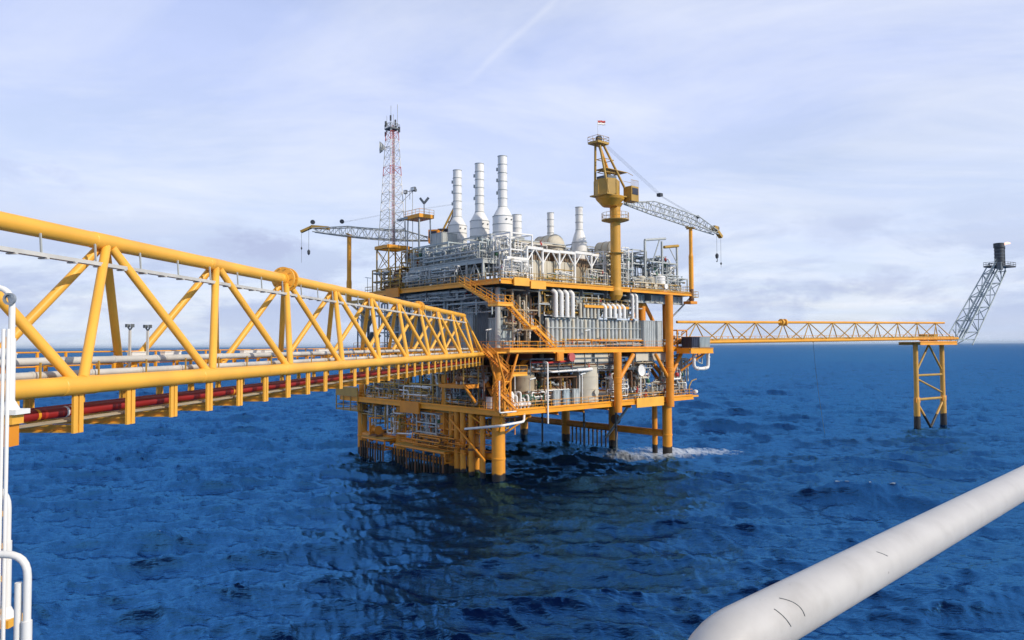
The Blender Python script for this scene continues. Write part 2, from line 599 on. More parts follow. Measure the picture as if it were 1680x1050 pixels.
def build_sea():
    angs = np.concatenate([np.linspace(-50, 50, 1001)[:-1], np.linspace(50, 310, 131)[:-1]])
    angs = np.radians(90 - angs)
    rs = [2.0, 8.0, 14.0, 20.0]
    while rs[-1] < 900:
        rs.append(rs[-1] * 1.0075)
    while rs[-1] < 60000:
        rs.append(rs[-1] * 1.08)
    rs = np.array(rs)
    A, R = np.meshgrid(angs, rs, indexing='xy')
    x, y = R * np.cos(A), R * np.sin(A)
    wd = math.radians(80)
    h1, dx1, dy1 = ocean_tile(720, 173.0, 6.0, wd, 3, 0.7, 15.0, 2.95)
    h2, dx2, dy2 = ocean_tile(512, 61.0, 4.0, wd - 0.3, 8, 0.35, 4.0, 2.9)
    h3, dx3, dy3 = ocean_tile(512, 271.0, 9.0, wd + 0.2, 21, 3.2, 42.0, 3.2)
    c, s = math.cos(0.45), math.sin(0.45)
    xr, yr = x * c - y * s, x * s + y * c
    a1, a2, a3 = 0.165, 0.055, 0.40
    z = a1 * samp(h1, 173.0, x, y) + a2 * samp(h2, 61.0, xr, yr) + a3 * samp(h3, 271.0, x, y)
    ddx = a1 * samp(dx1, 173.0, x, y) * 1.1 + a3 * samp(dx3, 271.0, x, y)
    ddy = a1 * samp(dy1, 173.0, x, y) * 1.1 + a3 * samp(dy3, 271.0, x, y)
    fade = np.clip((1500 - R) / 1100, 0, 1)
    crest = samp(h1, 173.0, x, y) + 0.6 * samp(h3, 271.0, x, y) + 0.55 * samp(h2, 61.0, xr, yr)
    z *= fade
    x = x - ddx * fade
    y = y - ddy * fade
    # white water
    foam = np.clip((crest - 4.5) * 0.9, 0, 0.62) * np.clip((450 - R) / 200, 0, 1)
    loc = lambda u, v: (W(u, v).x, W(u, v).y)
    n2 = samp(h2, 61.0, xr * 2.3, yr * 2.3)
    wash = np.zeros_like(x)
    du = (x - ORG.x) * UX.x + (y - ORG.y) * UX.y
    dv = (x - ORG.x) * VX.x + (y - ORG.y) * VX.y
    for (cx, cy, ru, rv, amp) in ((47.0, -3.5, 6.5, 5.0, 0.55), (42.5, -0.5, 7.0, 5.5, 0.72), (52.5, -7.0, 6.0, 4.5, 0.18), (36.0, 4.0, 7.0, 5.5, 0.60)):
        wash += amp * np.exp(-((du - cx) / ru) ** 2 - ((dv - cy) / rv) ** 2)
    for (cx, cy) in ((0, 0), (0, 13), (0, 26), (41, 13), (41, 26), (41, 0)):
        wash += 0.22 * np.exp(-(((du - cx) ** 2 + (dv - cy) ** 2 - 1.6) / 1.6) ** 2)
    foam = np.clip(foam + np.clip(wash * (1 + 0.28 * n2), 0, 1), 0, 1)
    nr, na = x.shape
    co_ = np.stack([x, y, z], -1).reshape(-1, 3)
    i = np.arange(nr - 1)[:, None]
    j = np.arange(na)[None, :]
    j2 = (j + 1) % na
    quads = np.stack([i * na + j, i * na + j2, (i + 1) * na + j2, (i + 1) * na + j], -1).reshape(-1, 4)[:, ::-1]
    me = bpy.data.meshes.new('sea')
    me.vertices.add(len(co_))
    me.vertices.foreach_set('co', co_.ravel())
    nq = len(quads)
    me.loops.add(nq * 4)
    me.loops.foreach_set('vertex_index', quads.ravel().astype(np.int32))
    me.polygons.add(nq)
    me.polygons.foreach_set('loop_start', np.arange(0, nq * 4, 4, dtype=np.int32))
    me.polygons.foreach_set('use_smooth', np.ones(nq, dtype=bool))
    me.update(calc_edges=True)
    at = me.attributes.new('foam', 'FLOAT', 'POINT')
    at.data.foreach_set('value', foam.ravel().astype(np.float32))
    m = bpy.data.materials.new('sea_water')
    m.use_nodes = True
    nt = m.node_tree
    L = nt.links.new
    nt.nodes.remove(nt.nodes['Principled BSDF'])
    geo = nt.nodes.new('ShaderNodeNewGeometry')
    b = nt.nodes.new('ShaderNodeBsdfDiffuse')
    gl = nt.nodes.new('ShaderNodeBsdfGlossy')
    gl.inputs['Color'].default_value = (0.10, 0.37, 0.73, 1)
    fz = nt.nodes.new('ShaderNodeFresnel')
    fz.inputs['IOR'].default_value = 1.34
    fcl = nt.nodes.new('ShaderNodeMath')
    fcl.operation = 'MINIMUM'
    fpw = nt.nodes.new('ShaderNodeMath')
    fpw.operation = 'POWER'
    L(fz.outputs[0], fpw.inputs[0])
    fpw.inputs[1].default_value = 1.45
    L(fpw.outputs[0], fcl.inputs[0])
    fcl.inputs[1].default_value = 0.56
    mxs = nt.nodes.new('ShaderNodeMixShader')
    L(fcl.outputs[0], mxs.inputs[0])
    L(b.outputs[0], mxs.inputs[1])
    L(gl.outputs[0], mxs.inputs[2])
    fdf = nt.nodes.new('ShaderNodeBsdfDiffuse')
    fdf.inputs['Color'].default_value = (0.74, 0.80, 0.85, 1)
    mxf = nt.nodes.new('ShaderNodeMixShader')
    L(mxs.outputs[0], mxf.inputs[1])
    L(fdf.outputs[0], mxf.inputs[2])
    L(mxf.outputs[0], nt.nodes['Material Output'].inputs['Surface'])
    # deep water colour with slow variation
    nz = nt.nodes.new('ShaderNodeTexNoise')
    nz.inputs['Scale'].default_value = 0.05
    nz.inputs['Detail'].default_value = 5
    L(geo.outputs['Position'], nz.inputs['Vector'])
    rp = nt.nodes.new('ShaderNodeValToRGB')
    rp.color_ramp.elements[0].position = 0.35
    rp.color_ramp.elements[0].color = (0.0006, 0.0035, 0.024, 1)
    rp.color_ramp.elements[1].position = 0.68
    rp.color_ramp.elements[1].color = (0.0010, 0.0065, 0.036, 1)
    L(nz.outputs['Fac'], rp.inputs[0])
    # foam
    fa = nt.nodes.new('ShaderNodeAttribute')
    fa.attribute_name = 'foam'
    fn = nt.nodes.new('ShaderNodeTexNoise')
    fn.inputs['Scale'].default_value = 0.9
    fn.inputs['Detail'].default_value = 8
    fn.inputs['Roughness'].default_value = 0.8
    L(geo.outputs['Position'], fn.inputs['Vector'])
    ma = nt.nodes.new('ShaderNodeMath')
    ma.operation = 'ADD'
    L(fa.outputs['Fac'], ma.inputs[0])
    L(fn.outputs['Fac'], ma.inputs[1])
    fr = nt.nodes.new('ShaderNodeMapRange')
    fr.inputs['From Min'].default_value = 0.74
    fr.inputs['From Max'].default_value = 1.7
    fr.inputs['To Max'].default_value = 0.85
    L(ma.outputs[0], fr.inputs['Value'])
    L(fr.outputs[0], mxf.inputs[0])
    L(rp.outputs[0], b.inputs['Color'])
    gl.inputs['Roughness'].default_value = 0.09
    # ripples
    mp = nt.nodes.new('ShaderNodeMapping')
    mp.inputs['Scale'].default_value = (0.36, 1.0, 1)
    L(geo.outputs['Position'], mp.inputs[0])
    prev = None
    for scl, dist in ((1.1, 0.09), (2.6, 0.07), (6.0, 0.03)):
        w = nt.nodes.new('ShaderNodeTexNoise')
        w.inputs['Scale'].default_value = scl
        w.inputs['Detail'].default_value = 4
        w.inputs['Roughness'].default_value = 0.55
        w.inputs['Distortion'].default_value = 0.6
        L(mp.outputs[0], w.inputs['Vector'])
        bp = nt.nodes.new('ShaderNodeBump')
        bp.inputs['Strength'].default_value = 1.0
        bp.inputs['Distance'].default_value = dist
        L(w.outputs['Fac'], bp.inputs['Height'])
        if prev:
            L(prev, bp.inputs['Normal'])
        prev = bp.outputs[0]
    for n_ in (b, gl, fz):
        L(prev, n_.inputs['Normal'])
    me.materials.append(m)
    o = bpy.data.objects.new('sea', me)
    COL.objects.link(o)
    tag(o, 'deep blue choppy open sea reaching to the horizon', 'sea', kind='structure')


build_sea()

# ------------------------------------------------------------------ platform structure
PF = T('offshore_platform', 'yellow and grey three deck offshore platform standing on orange legs in the sea', 'oil platform', 0, 0, 0)


def girder_ring(u0, u1, v0, v1, z0, z1, mat):
    w = 0.35
    for a, b in (((u0, v0), (u1, v0)), ((u0, v1), (u1, v1)), ((u0, v0 + w), (u0, v1 - w)), ((u1, v0 + w), (u1, v1 - w))):
        MB().hbeam((a[0], a[1], (z0 + z1) / 2), (b[0], b[1], (z0 + z1) / 2), w, z1 - z0, 0.09).build('edge_girder', mat, PF)


def underbeams(u0, u1, v0, v1, zc, h, mat, step=6.5):
    for axis in (0, 1):
        lo, hi = (u0, u1) if axis == 0 else (v0, v1)
        n = int((hi - lo) / step)
        for k in range(1, n + 1):
            p = lo + (hi - lo) * k / (n + 1)
            m = MB()
            if axis == 0:
                m.hbeam((p, v0 + .3, zc), (p, v1 - .3, zc), 0.35, h, 0.07)
            else:
                m.hbeam((u0 + .3, p, zc - 0.02), (u1 - .3, p, zc - 0.02), 0.35, h * 0.9, 0.07)
            m.build('deck_beam', mat, PF)


def deck(u0, u1, v0, v1, z, mat):
    MB().bbox(u0 + .05, u1 - .05, v0 + .05, v1 - .05, z - 0.12, z).build('deck_plate', mat, PF)


# decks (bottom, middle, top)
deck(-2, 45, -3, 44, 10.45, OCH)
girder_ring(-2, 45, -3, 44, 9.85, 10.6, YEL)
underbeams(-2, 45, -3, 44, 9.75, 0.9, ORA)
deck(-1.5, 45, -3, 40, 19.3, DGR)
girder_ring(-1.5, 45, -3, 40, 18.75, 19.5, YEL)
underbeams(-1.5, 45, -3, 40, 18.45, 1.2, BRO)
deck(-2, 45, -3, 35, 29.3, DGR)
girder_ring(-2, 27, -3, 35, 28.9, 29.6, YEL)
girder_ring(27.4, 45, -3, 35, 28.95, 29.5, YEL)
MB().hbeam((27.4, -1.2, 28.1), (44.6, -1.2, 28.1), 0.4, 1.5, .08).build('deck_girder', GRY, PF)
for k in range(13):
    MB().box((28.0 + k * 1.35, -1.42, 28.1), (0.09, 0.1, 1.3)).build('girder_stiffener', GRY, PF)
underbeams(-2, 45, -3, 35, 28.3, 1.1, DGR)
# extension platform for the containers
MB().bbox(39.6, 46.4, -6.3, -3.3, 19.1, 19.35).build('deck_plate', ORA, PF)
MB().hbeam((39.5, -6.4, 18.85), (46.5, -6.4, 18.85), .3, 1.0, .09).build('edge_girder', YEL, PF)
MB().hbeam((46.5, -6.2, 18.85), (46.5, -3.4, 18.85), .3, 1.0, .09).build('edge_girder', YEL, PF)
MB().hbeam((39.5, -6.2, 18.85), (39.5, -3.4, 18.85), .3, 1.0, .09).build('edge_girder', YEL, PF)
MB().tube((41, -3.2, 15.2), (44.5, -6.0, 18.4), .2, 8).build('knee_brace', ORA, PF)
MB().tube((42, 0, 14.8), (48.5, -2.5, 18.4), .22, 8).build('knee_brace', ORA, PF)
MB().tube((42, 0, 24.5), (45, -2.6, 28.6), .16, 8).build('knee_brace', GRY, PF)

# legs, columns
for j, v in enumerate((0, 13, 26, 39)):
    for u in (0, 41):
        near = (u == 0 and v == 0)
        r = 1.0 if near else 0.88
        m = MB()
        m.lathe((u, v, 0), [(r, -6), (r, 3.2), (r + .07, 3.25), (r + .07, 3.5), (r, 3.55), (r, 9.0), (r * .8, 10.2), (r * .8, 18.6)], 24)
        m.build('leg', ORL, PF)
        c = MB()
        c.tube((u, v, 19.3), (u, v, 28.6), 0.62 if u else 0.4, 14)
        c.build('column', ORA if (u == 41 and v == 0) else GRY, PF)
for u in (9, 17, 25, 33):
    for v in (0, 13, 26, 39):
        if u == 33 and v == 0:
            MB().tube((34, 0, 19.4), (34, 0, 28.3), .66, 14).build('column', ORA, PF)
        else:
            MB().tube((u, v, 19.3), (u, v, 28.6), .3, 10).build('column', GRB, PF)
        MB().tube((u, v, 10.4), (u, v, 18.6), .34, 10).build('column', TAN if v == 0 else BRO, PF)
for p, q in (((34, 0, 28.2), (38.6, 0, 22.4)), ((34, 0, 28.2), (30.5, .4, 23.0))):
    MB().tube(p, q, .36, 12).build('brace', ORA, PF)
# jacket braces
for u in (0, 41):
    for v in (0, 13, 26):
        MB().tube((u, v + .8, 3.6), (u, v + 12.2, 3.6), .66, 14).build('brace', ORA, PF)
MB().tube((0, 39, 3.6), (41, 39, 3.6), .5, 12).build('brace', BRO, PF)
for u in (0, 41):
    for v, d in ((0, 1), (13, 1), (26, 1)):
        MB().tube((u, v, 11.2), (u, v + 6.0, 18.3), .36, 10).build('brace', ORA, PF)
        MB().tube((u, v + 13, 11.2), (u, v + 7.0, 18.3), .36, 10).build('brace', ORA, PF)
for u0, s in ((0, 1), (41, -1)):
    MB().tube((u0, 0, 13.4), (u0 + s * 6.2, 0, 18.2), .4, 10).build('brace', ORA, PF)
MB().lathe((22.7, -3.75, 0), [(.66, 8.9), (.66, 13.6), (.72, 13.65), (.72, 14.6), (.66, 14.65), (.66, 18.75)], 18).build('column', ORA, PF)
MB().tube((22.7, -3.7, 13.9), (27.3, -3.3, 18.3), .4, 12).build('brace', ORA, PF)
MB().lathe((36.9, -3.75, 0), [(.70, 9.0), (.70, 15.2), (.78, 15.25), (.78, 15.9), (.70, 15.95), (.70, 28.75)], 18).build('column', ORA, PF)
MB().tube((36.9, -3.7, 14.0), (41.0, -3.3, 18.3), .34, 10).build('brace', ORA, PF)
MB().tube((36.9, -3.7, 13.6), (33.4, -3.3, 18.3), .3, 10).build('brace', ORA, PF)
MB().tube((38.4, 12.5, 2), (34.5, 3, 9.6), .25, 10).build('brace', GRY, PF)
# underdeck knee braces near corner
for p, q in (((0, 0, 6.4), (-1.8, -2.8, 9.6)), ((0, 0, 6.4), (4.2, -2.6, 9.6)), ((0, 0, 6.6), (-1.8, 4.5, 9.6))):
    MB().tube(p, q, .14, 8).build('knee_brace', YEL, PF)
# railings per deck edge
for z, u0, u1, v0, v1, mt in ((10.6, -1.9, 44.9, -2.9, 43.9, YEL), (19.5, -1.4, 44.9, -2.9, 39.9, ORA), (29.6, -1.9, 44.9, -2.9, 34.9, OCH)):
    MB().rail([(u0, v0, z), (u1, v0, z)]).build('railing', mt, PF)
    MB().rail([(u0, v0, z), (u0, v1, z)]).build('railing', mt, PF)
    MB().rail([(u0, v1, z), (u1, v1, z)]).build('railing', mt, PF)
    MB().rail([(u1, v0, z), (u1, v1, z)]).build('railing', mt, PF)
# deeper yellow patches of the top girder at the near corner and a lower catwalk on the left
MB().bbox(0.2, 3.2, -3.5, -3.22, 28.7, 29.9).build('girder_plate', YELC, PF)
MB().bbox(3.5, 6.6, -3.5, -3.22, 28.4, 29.5).build('girder_plate', YELC, PF)
MB().bbox(28, 35.5, -3.45, -3.2, 9.3, 10.9).build('girder_plate', YELC, PF)
MB().bbox(-2.5, -2.22, 17, 22.5, 8.9, 10.7).build('girder_plate', ORA, PF)
MB().bbox(-2.5, -2.22, 23, 27, 28.3, 29.9).build('girder_plate', ORA, PF)
# catwalk lower on the left end of the bottom deck
cw = MB()
for z in (8.2, 9.0):
    cw.bar((-2.2, 37, z), (-2.2, 45, z), .12, .12)
    cw.bar((-2.2, 45, z), (4, 45, z), .12, .12)
for v in (37, 39.6, 42.3, 45):
    cw.bar((-2.2, v, 8.0), (-2.2, v, 12.0), .16, .16)
cw.bbox(-2.1, 3.5, 37, 44.9, 8.0, 8.1)
cw.build('catwalk', OCH, PF)
MB().bbox(-2.35, -2.1, 37, 45, 10.7, 12.4).build('wind_screen', OCH, PF)
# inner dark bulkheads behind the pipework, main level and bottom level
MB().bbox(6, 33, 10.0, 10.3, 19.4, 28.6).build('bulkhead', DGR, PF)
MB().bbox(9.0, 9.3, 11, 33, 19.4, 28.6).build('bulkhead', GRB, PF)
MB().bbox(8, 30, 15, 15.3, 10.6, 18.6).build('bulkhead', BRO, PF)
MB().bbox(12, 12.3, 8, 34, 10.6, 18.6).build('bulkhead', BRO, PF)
# upper mezzanine deck with white columns
MB().bbox(0.5, 15, 4, 24, 33.1, 33.3).build('deck_plate', GRY, PF)
for p, q in (((.5, 4, 33.0), (.5, 24, 33.0)), ((.5, 4, 33.0), (8, 4, 33.0)), ((.5, 24, 33.0), (15, 24, 33.0))):
    MB().hbeam(p, q, .3, .7, .07).build('edge_girder', GRB if p[1] == 24 or q[1] == 24 else GRY, PF)
for v in (4, 8, 12, 16, 20, 24):
    MB().bar((.5, v, 29.4), (.5, v, 33.0), .28, .28).build('column', GRY, PF)
    if v < 24:
        MB().tube((.5, v + .2, 29.6), (.5, v + 2, 32.8), .1, 6).build('brace', GRY, PF)
        MB().tube((.5, v + 3.8, 29.6), (.5, v + 2, 32.8), .1, 6).build('brace', GRY, PF)
MB().rail([(.4, 24, 33.3), (.4, 4, 33.3), (8, 4, 33.3)]).build('railing', GRY, PF)

# white portal frames of the turbine hall roof along the lit edge
for k, (ua, ub, zt) in enumerate(((5.6, 8.9, 35.0), (8.9, 12.6, 34.8), (12.6, 16.2, 34.9), (16.2, 20.2, 35.1), (20.2, 23.6, 35.0))):
    MB().bar((ua, -.4, zt), (ub - .05, -.4, zt), .34, .42).build('roof_beam', WHI, PF)
    MB().bar((ua, -.4, 29.5), (ua, -.4, zt - .2), .30, .30).build('column', WHI, PF)
    MB().tube((ua, -.4, zt - 2.2), (ua + 1.5, -.4, zt - .2), .12, 6).build('brace', WHI, PF)
    MB().tube((ub, -.4, zt - 2.2), (ub - 1.5, -.4, zt - .2), .12, 6).build('brace', WHI, PF)
MB().bar((23.6, -.4, 29.5), (23.6, -.4, 35.2), .30, .30).build('column', WHI, PF)
for ua in (2.2, 3.8):
    MB().bar((ua, -.6, 29.5), (ua, -.6, 33.0), .25, .25).build('column', WHI, PF)
MB().bar((1.2, -.6, 33.1), (5.4, -.6, 33.1), .4, .4).build('roof_beam', WHI, PF)
MB().tube((2.2, -.6, 29.8), (3.8, -.6, 32.6), .11, 6).build('brace', WHI, PF)
MB().tube((3.8, -.6, 29.8), (5.4, -.6, 32.6), .11, 6).build('brace', WHI, PF)


# ------------------------------------------------------------------ stairs
def stair(label, p0, p1, w, mat, rail_mat=None):
    """p0 top, p1 bottom in (u,v,z); runs along u or v"""
    p0, p1 = Vector(p0), Vector(p1)
    t = T('steel_staircase', label, 'staircase', p1.x, p1.y, p1.z)
    a, b = p0 - p1, Vector((0, 0, 0))
    d = (a - b)
    hz = Vector((d.x, d.y, 0)).normalized()
    sd_ = Vector((-hz.y, hz.x, 0))
    for s in (-1, 1):
        o = sd_ * s * w / 2
        MB().bar(b + o, a + o, .06, .34).build('stringer', mat, t)
        r = MB()
        n = max(2, int(d.length / 1.3))
        for k in range(n + 1):
            q = b.lerp(a, k / n) + o
            r.tube(q, q + Vector((0, 0, 1.05)), .04, 5)
        for hh in (.55, 1.05):
            r.tube(b + o + Vector((0, 0, hh)), a + o + Vector((0, 0, hh)), .045, 5)
        r.build('handrail', rail_mat or mat, t)
    tr = MB()
    n = max(3, int(abs(d.z) / .22))
    for k in range(1, n):
        q = b.lerp(a, k / n)
        tr.box(q, (.26 if abs(hz.x) > .5 else w - .1, w - .1 if abs(hz.x) > .5 else .26, .05))
    tr.build('treads', mat, t)
    return t


def landing(u0, u1, v0, v1, z, label):
    t = T('stair_landing', label, 'landing', (u0 + u1) / 2, (v0 + v1) / 2, z)
    a, b = (u1 - u0) / 2, (v1 - v0) / 2
    MB().bbox(-a, a, -b, b, -.1, 0).build('floor_plate', ORA, t)
    e = MB()
    for p, q in (((-a, -b), (a, -b)), ((-a, b), (a, b)), ((-a, -b), (-a, b)), ((a, -b), (a, b))):
        e.bar((p[0], p[1], -.25), (q[0], q[1], -.25), .12, .3)
    e.build('edge_beam', YELC, t)
    MB().rail([(-a, b, 0), (-a, -b, 0), (a, -b, 0)]).build('railing', YEL, t)
    return t


stair('yellow stair flight down the shaded face from the top deck to the corner landing', (-3.2, 4.5, 29.3), (-3.2, -3.2, 25.9), 1.1, YEL)
landing(-4.6, -1.8, -5.4, -3.3, 25.9, 'yellow corner landing hanging below the top deck between two stair flights')
stair('yellow stair flight from the hanging corner landing down along the sunlit face', (-2.0, -4.4, 25.9), (2.0, -4.4, 22.7), 1.1, YEL)
landing(2.0, 3.0, -5.0, -3.4, 22.7, 'small yellow half landing in front of the grey pipes on the sunlit face')
stair('lowest yellow stair flight on the sunlit face reaching the middle deck', (3.0, -4.4, 22.7), (7.4, -4.4, 19.5), 1.1, YEL)
landing(-2.4, 8.6, -5.3, -3.45, 19.4, 'long yellow walkway along the near corner of the middle deck')
stair('orange stair flight hanging below the bridge end at the near corner', (-5.6, -3.8, 19.2), (-1.6, -3.8, 16.1), 1.0, ORA)
landing(-1.6, 1.4, -4.8, -3.2, 16.0, 'yellow landing hung below the middle deck at the near corner')
stair('orange stair flight turning back between the hung landing and the lowest deck', (-.9, -3.8, 16.0), (-3.9, -3.8, 13.2), 1.0, ORA)
stair('bottom orange stair flight onto the lowest deck above the near leg', (-3.9, -4.6, 13.2), (-.6, -4.6, 10.6), 1.0, ORA)
lt = T('lattice_stair_tower', 'orange lattice stair tower posts above the near platform leg', 'stair tower', -2.5, -3.9, 10.5)
for x, xt in ((-.5, -1.9), (.6, 2.2)):
    for y in (-.9, .9):
        MB().tube((x, y, 0), (x, y, 4.4), .2, 8).tube((x, y, 4.4), (xt, y, 8.6), .17, 8).build('post', ORA, lt)
lm = MB()
for z in (0.3, 2.2):
    for y in (-.9, .9):
        lm.bar((-.5, y, z), (.6, y, z + 1.8), .09, .09)
        lm.bar((.6, y, z), (-.5, y, z + 1.8), .09, .09)
    lm.bar((-.5, -.9, z), (-.5, .9, z + 1.8), .09, .09)
    lm.bar((-.5, -.9, z), (.6, -.9, z), .1, .1)
lm.bar((-.5, -.9, 4.4), (.6, -.9, 4.4), .14, .14).bar((-1.9, -.9, 8.5), (2.2, -.9, 8.5), .14, .2)
lm.build('bracing', YEL, lt)
MB().path([(-1.9, -1.5, 4.6), (-1.9, -1.5, .2), (1.2, -1.5, .2)], .1, 8).build('white_frame', WHI, lt)

# ------------------------------------------------------------------ process equipment
def pipe_pts(rng, a, n, base=0.0):
    """axis aligned wandering run inside box a=(lu,lv,h), origin at box centre/base"""
    p = [rng.uniform(-a[0] / 2, a[0] / 2), rng.uniform(-a[1] / 2, a[1] / 2), base + rng.uniform(.1, .9) * a[2]]
    pts = [tuple(p)]
    last = -1
    for _ in range(n):
        ax = rng.choice([k for k in (0, 1, 2, 2) if k != last])
        last = ax
        if ax == 2:
            p[2] = base + rng.uniform(0.06, 1.0) * a[2]
        else:
            p[ax] = rng.uniform(-a[ax] / 2, a[ax] / 2)
        if (Vector(p) - Vector(pts[-1])).length > .35:
            pts.append(tuple(p))
    return pts


def add_pipes(t, rng, a, n, mats, base=0.0, rr=(.07, .2)):
    for _ in range(n):
        pts = pipe_pts(rng, a, rng.randint(3, 7), base)
        if len(pts) < 2:
            continue
        r = rng.uniform(*rr)
        o = MB().path(pts, r, 7, flange=1.55).build('pipe', rng.choice(mats), t)
        if rng.random() < .4:
            k = rng.randrange(len(pts) - 1)
            m = (Vector(pts[k]) + Vector(pts[k + 1])) / 2
            v = MB().lathe(m, [(.05, -r * 2.2), (r * 1.7, -r * 1.8), (r * 2.0, 0), (r * 1.7, r * 1.8), (.05, r * 2.2)], 10)
            v.tube(m, m + Vector((0, 0, r * 4)), .04, 5)
            v.lathe(m + Vector((0, 0, r * 4)), [(r * 1.6, -.03), (r * 1.8, 0), (r * 1.6, .03)], 10)
            v.build('valve', rng.choice([RED, DGR, GRY, GRN]), o)


def rack(label, u, v, z, lu, lv, h, seed, mats, fm, n=9, group=None, levels=2, rr=(.07, .2), loose=False):
    rng = random.Random(seed)
    fw = .18 if max(rr) > .17 else .11
    t = T('pipe_rack', label, 'pipe rack', u, v, z, group)
    f = MB()
    a, b = lu / 2, lv / 2
    if loose:
        L = max(lu, lv)
        ns = max(3, int(L / 1.9))
        along = lambda q: (q, 0) if lu >= lv else (0, q)
        top = z > 27 and h < 2 or 'slung' in label
        yb_ = h if top else 0
        e0, e1 = along(-L / 2), along(L / 2)
        f.bar((e0[0], e0[1], yb_), (e1[0], e1[1], yb_), .14, .1)
        for i in range(ns):
            q = along(-L / 2 + L * (i + rng.uniform(.1, .9)) / ns)
            hh = h * rng.uniform(.35, .95)
            f.bar((q[0], q[1], yb_), (q[0], q[1], h - hh if top else hh), .09, .09)
        f.build('support_frame', fm, t)
        add_pipes(t, rng, (lu, lv, h), int(n * 1.25), mats, 0, rr)
        return t
    nx = max(1, round(lu / 3.2)); ny = max(1, round(lv / 3.2))
    for i in range(nx + 1):
        for j in (0, ny):
            f.bar((-a + lu * i / nx, -b + lv * j / ny, 0), (-a + lu * i / nx, -b + lv * j / ny, h), fw, fw)
    for j in range(1, ny):
        for i in (0, nx):
            f.bar((-a + lu * i / nx, -b + lv * j / ny, 0), (-a + lu * i / nx, -b + lv * j / ny, h), fw, fw)
    for k in range(1, levels + 1):
        zz = h * k / levels - .1
        for y in (-b, b):
            f.bar((-a, y, zz), (a, y, zz), .14, .2)
        for x in (-a, a):
            f.bar((x, -b, zz), (x, b, zz), .14, .2)
    f.build('support_frame', fm, t)
    add_pipes(t, rng, (lu, lv, h), n, mats, 0, rr)
    return t


def vessel_h(label, u, v, z, L, r, seed, mat, mats, rot=0.0, n=5, lift=.7, fm=None, group=None):
    rng = random.Random(seed)
    t = T('horizontal_vessel', label, 'pressure vessel', u, v, z, group, rot)
    m = MB()
    zc = lift + r
    m.lathe((0, 0, zc), [(r, -L / 2 + .4), (r, L / 2 - .4)], 22, 'x', True, False)
    m.dome((L / 2 - .4, 0, zc), r, .5, 22, 'x', 1)
    m.dome((-L / 2 + .4, 0, zc), r, .5, 22, 'x', -1)
    for x in (-L * .2, L * .25):
        m.tube((x, 0, zc + r * .9), (x, 0, zc + r + .35), .2, 10)
        m.tube((x, 0, zc + r + .35), (x, 0, zc + r + .45), .32, 10)
    for x in (-L / 2 + .5, 0, L / 2 - .5):
        m.lathe((x, 0, zc), [(r + .03, -.06), (r + .03, .06)], 22, 'x')
    m.build('vessel_shell', mat, t)
    s = MB()
    for x in (-L * .3, L * .3):
        s.box((x, 0, (lift + r * .4) / 2), (.3, r * 1.5, lift + r * .4))
    s.build('saddle', fm or GRY, t)
    add_pipes(t, rng, (L, r * 2.6, zc + r + .8), n, mats)
    return t


def vessel_v(label, u, v, z, r, h, mat, seed, mats=None, n=3, group=None, flat=False):
    rng = random.Random(seed)
    t = T('vertical_tank', label, 'tank', u, v, z, group)
    m = MB()
    m.lathe((0, 0, 0), [(r, .35), (r, h - .4)], 26, 'z', True, True)
    if flat:
        m.lathe((0, 0, 0), [(r, h - .4), (r * .3, h), (.02, h)], 26)
    else:
        m.dome((0, 0, h - .4), r, .4, 26, 'z', 1)
    m.build('tank_shell', mat, t)
    b = MB()
    for zz in (.35, h * .38, h * .7, h - .42):
        b.lathe((0, 0, zz), [(r + .05, -.06), (r + .05, .06)], 26, 'z', True, True)
    b.lathe((0, 0, 0), [(r * .92, 0), (r * .92, .36)], 20)
    b.build('stiffening_ring', mat, t)
    mw = MB()
    mw.tube((0, -r * .95, h * .3), (0, -r - .3, h * .3), .38, 14)
    mw.tube((0, -r - .3, h * .3), (0, -r - .42, h * .3), .5, 14)
    mw.build('manhole', mat, t)
    if mats:
        for k in range(n):
            a = rng.uniform(3.3, 6.1)
            x, y = (r + .25) * math.cos(a), (r + .25) * math.sin(a)
            MB().path([(x * .8, y * .8, h * .95), (x * 1.05, y * 1.05, h * .95), (x * 1.05, y * 1.05, .2)], .1, 7).build('pipe', rng.choice(mats), t)
    return t


def cabinet(label, u, v, z, w, d, h, mat, ribs=3, group=None, door=True, top=True):
    t = T('equipment_cabinet', label, 'cabinet', u, v, z, group)
    MB().bbox(-w / 2, w / 2, -d / 2, d / 2, .12, h).build('housing', mat, t)
    MB().bbox(-w / 2 + .05, w / 2 - .05, -d / 2 + .05, d / 2 - .05, 0, .12).build('plinth', DGR, t)
    if ribs:
        r = MB()
        for k in range(ribs + 1):
            x = -w / 2 + .06 + (w - .12) * k / ribs
            r.box((x, -d / 2 - .04, (h + .12) / 2), (.08, .08, h - .2))
        for k in range(max(2, ribs)):
            y = -d / 2 + .1 + (d - .2) * k / max(1, ribs - 1)
            r.box((-w / 2 - .04, y, (h + .12) / 2), (.08, .08, h - .2))
        r.build('rib', mat, t)
    if door:
        MB().bbox(-w * .2, w * .2, -d / 2 - .05, -d / 2 - .003, .3, h * .8).build('door', mat, t)
    if top:
        MB().bbox(-w / 2 - .06, w / 2 + .06, -d / 2 - .06, d / 2 + .06, h + .003, h + .09).build('roof_plate', mat, t)
    return t


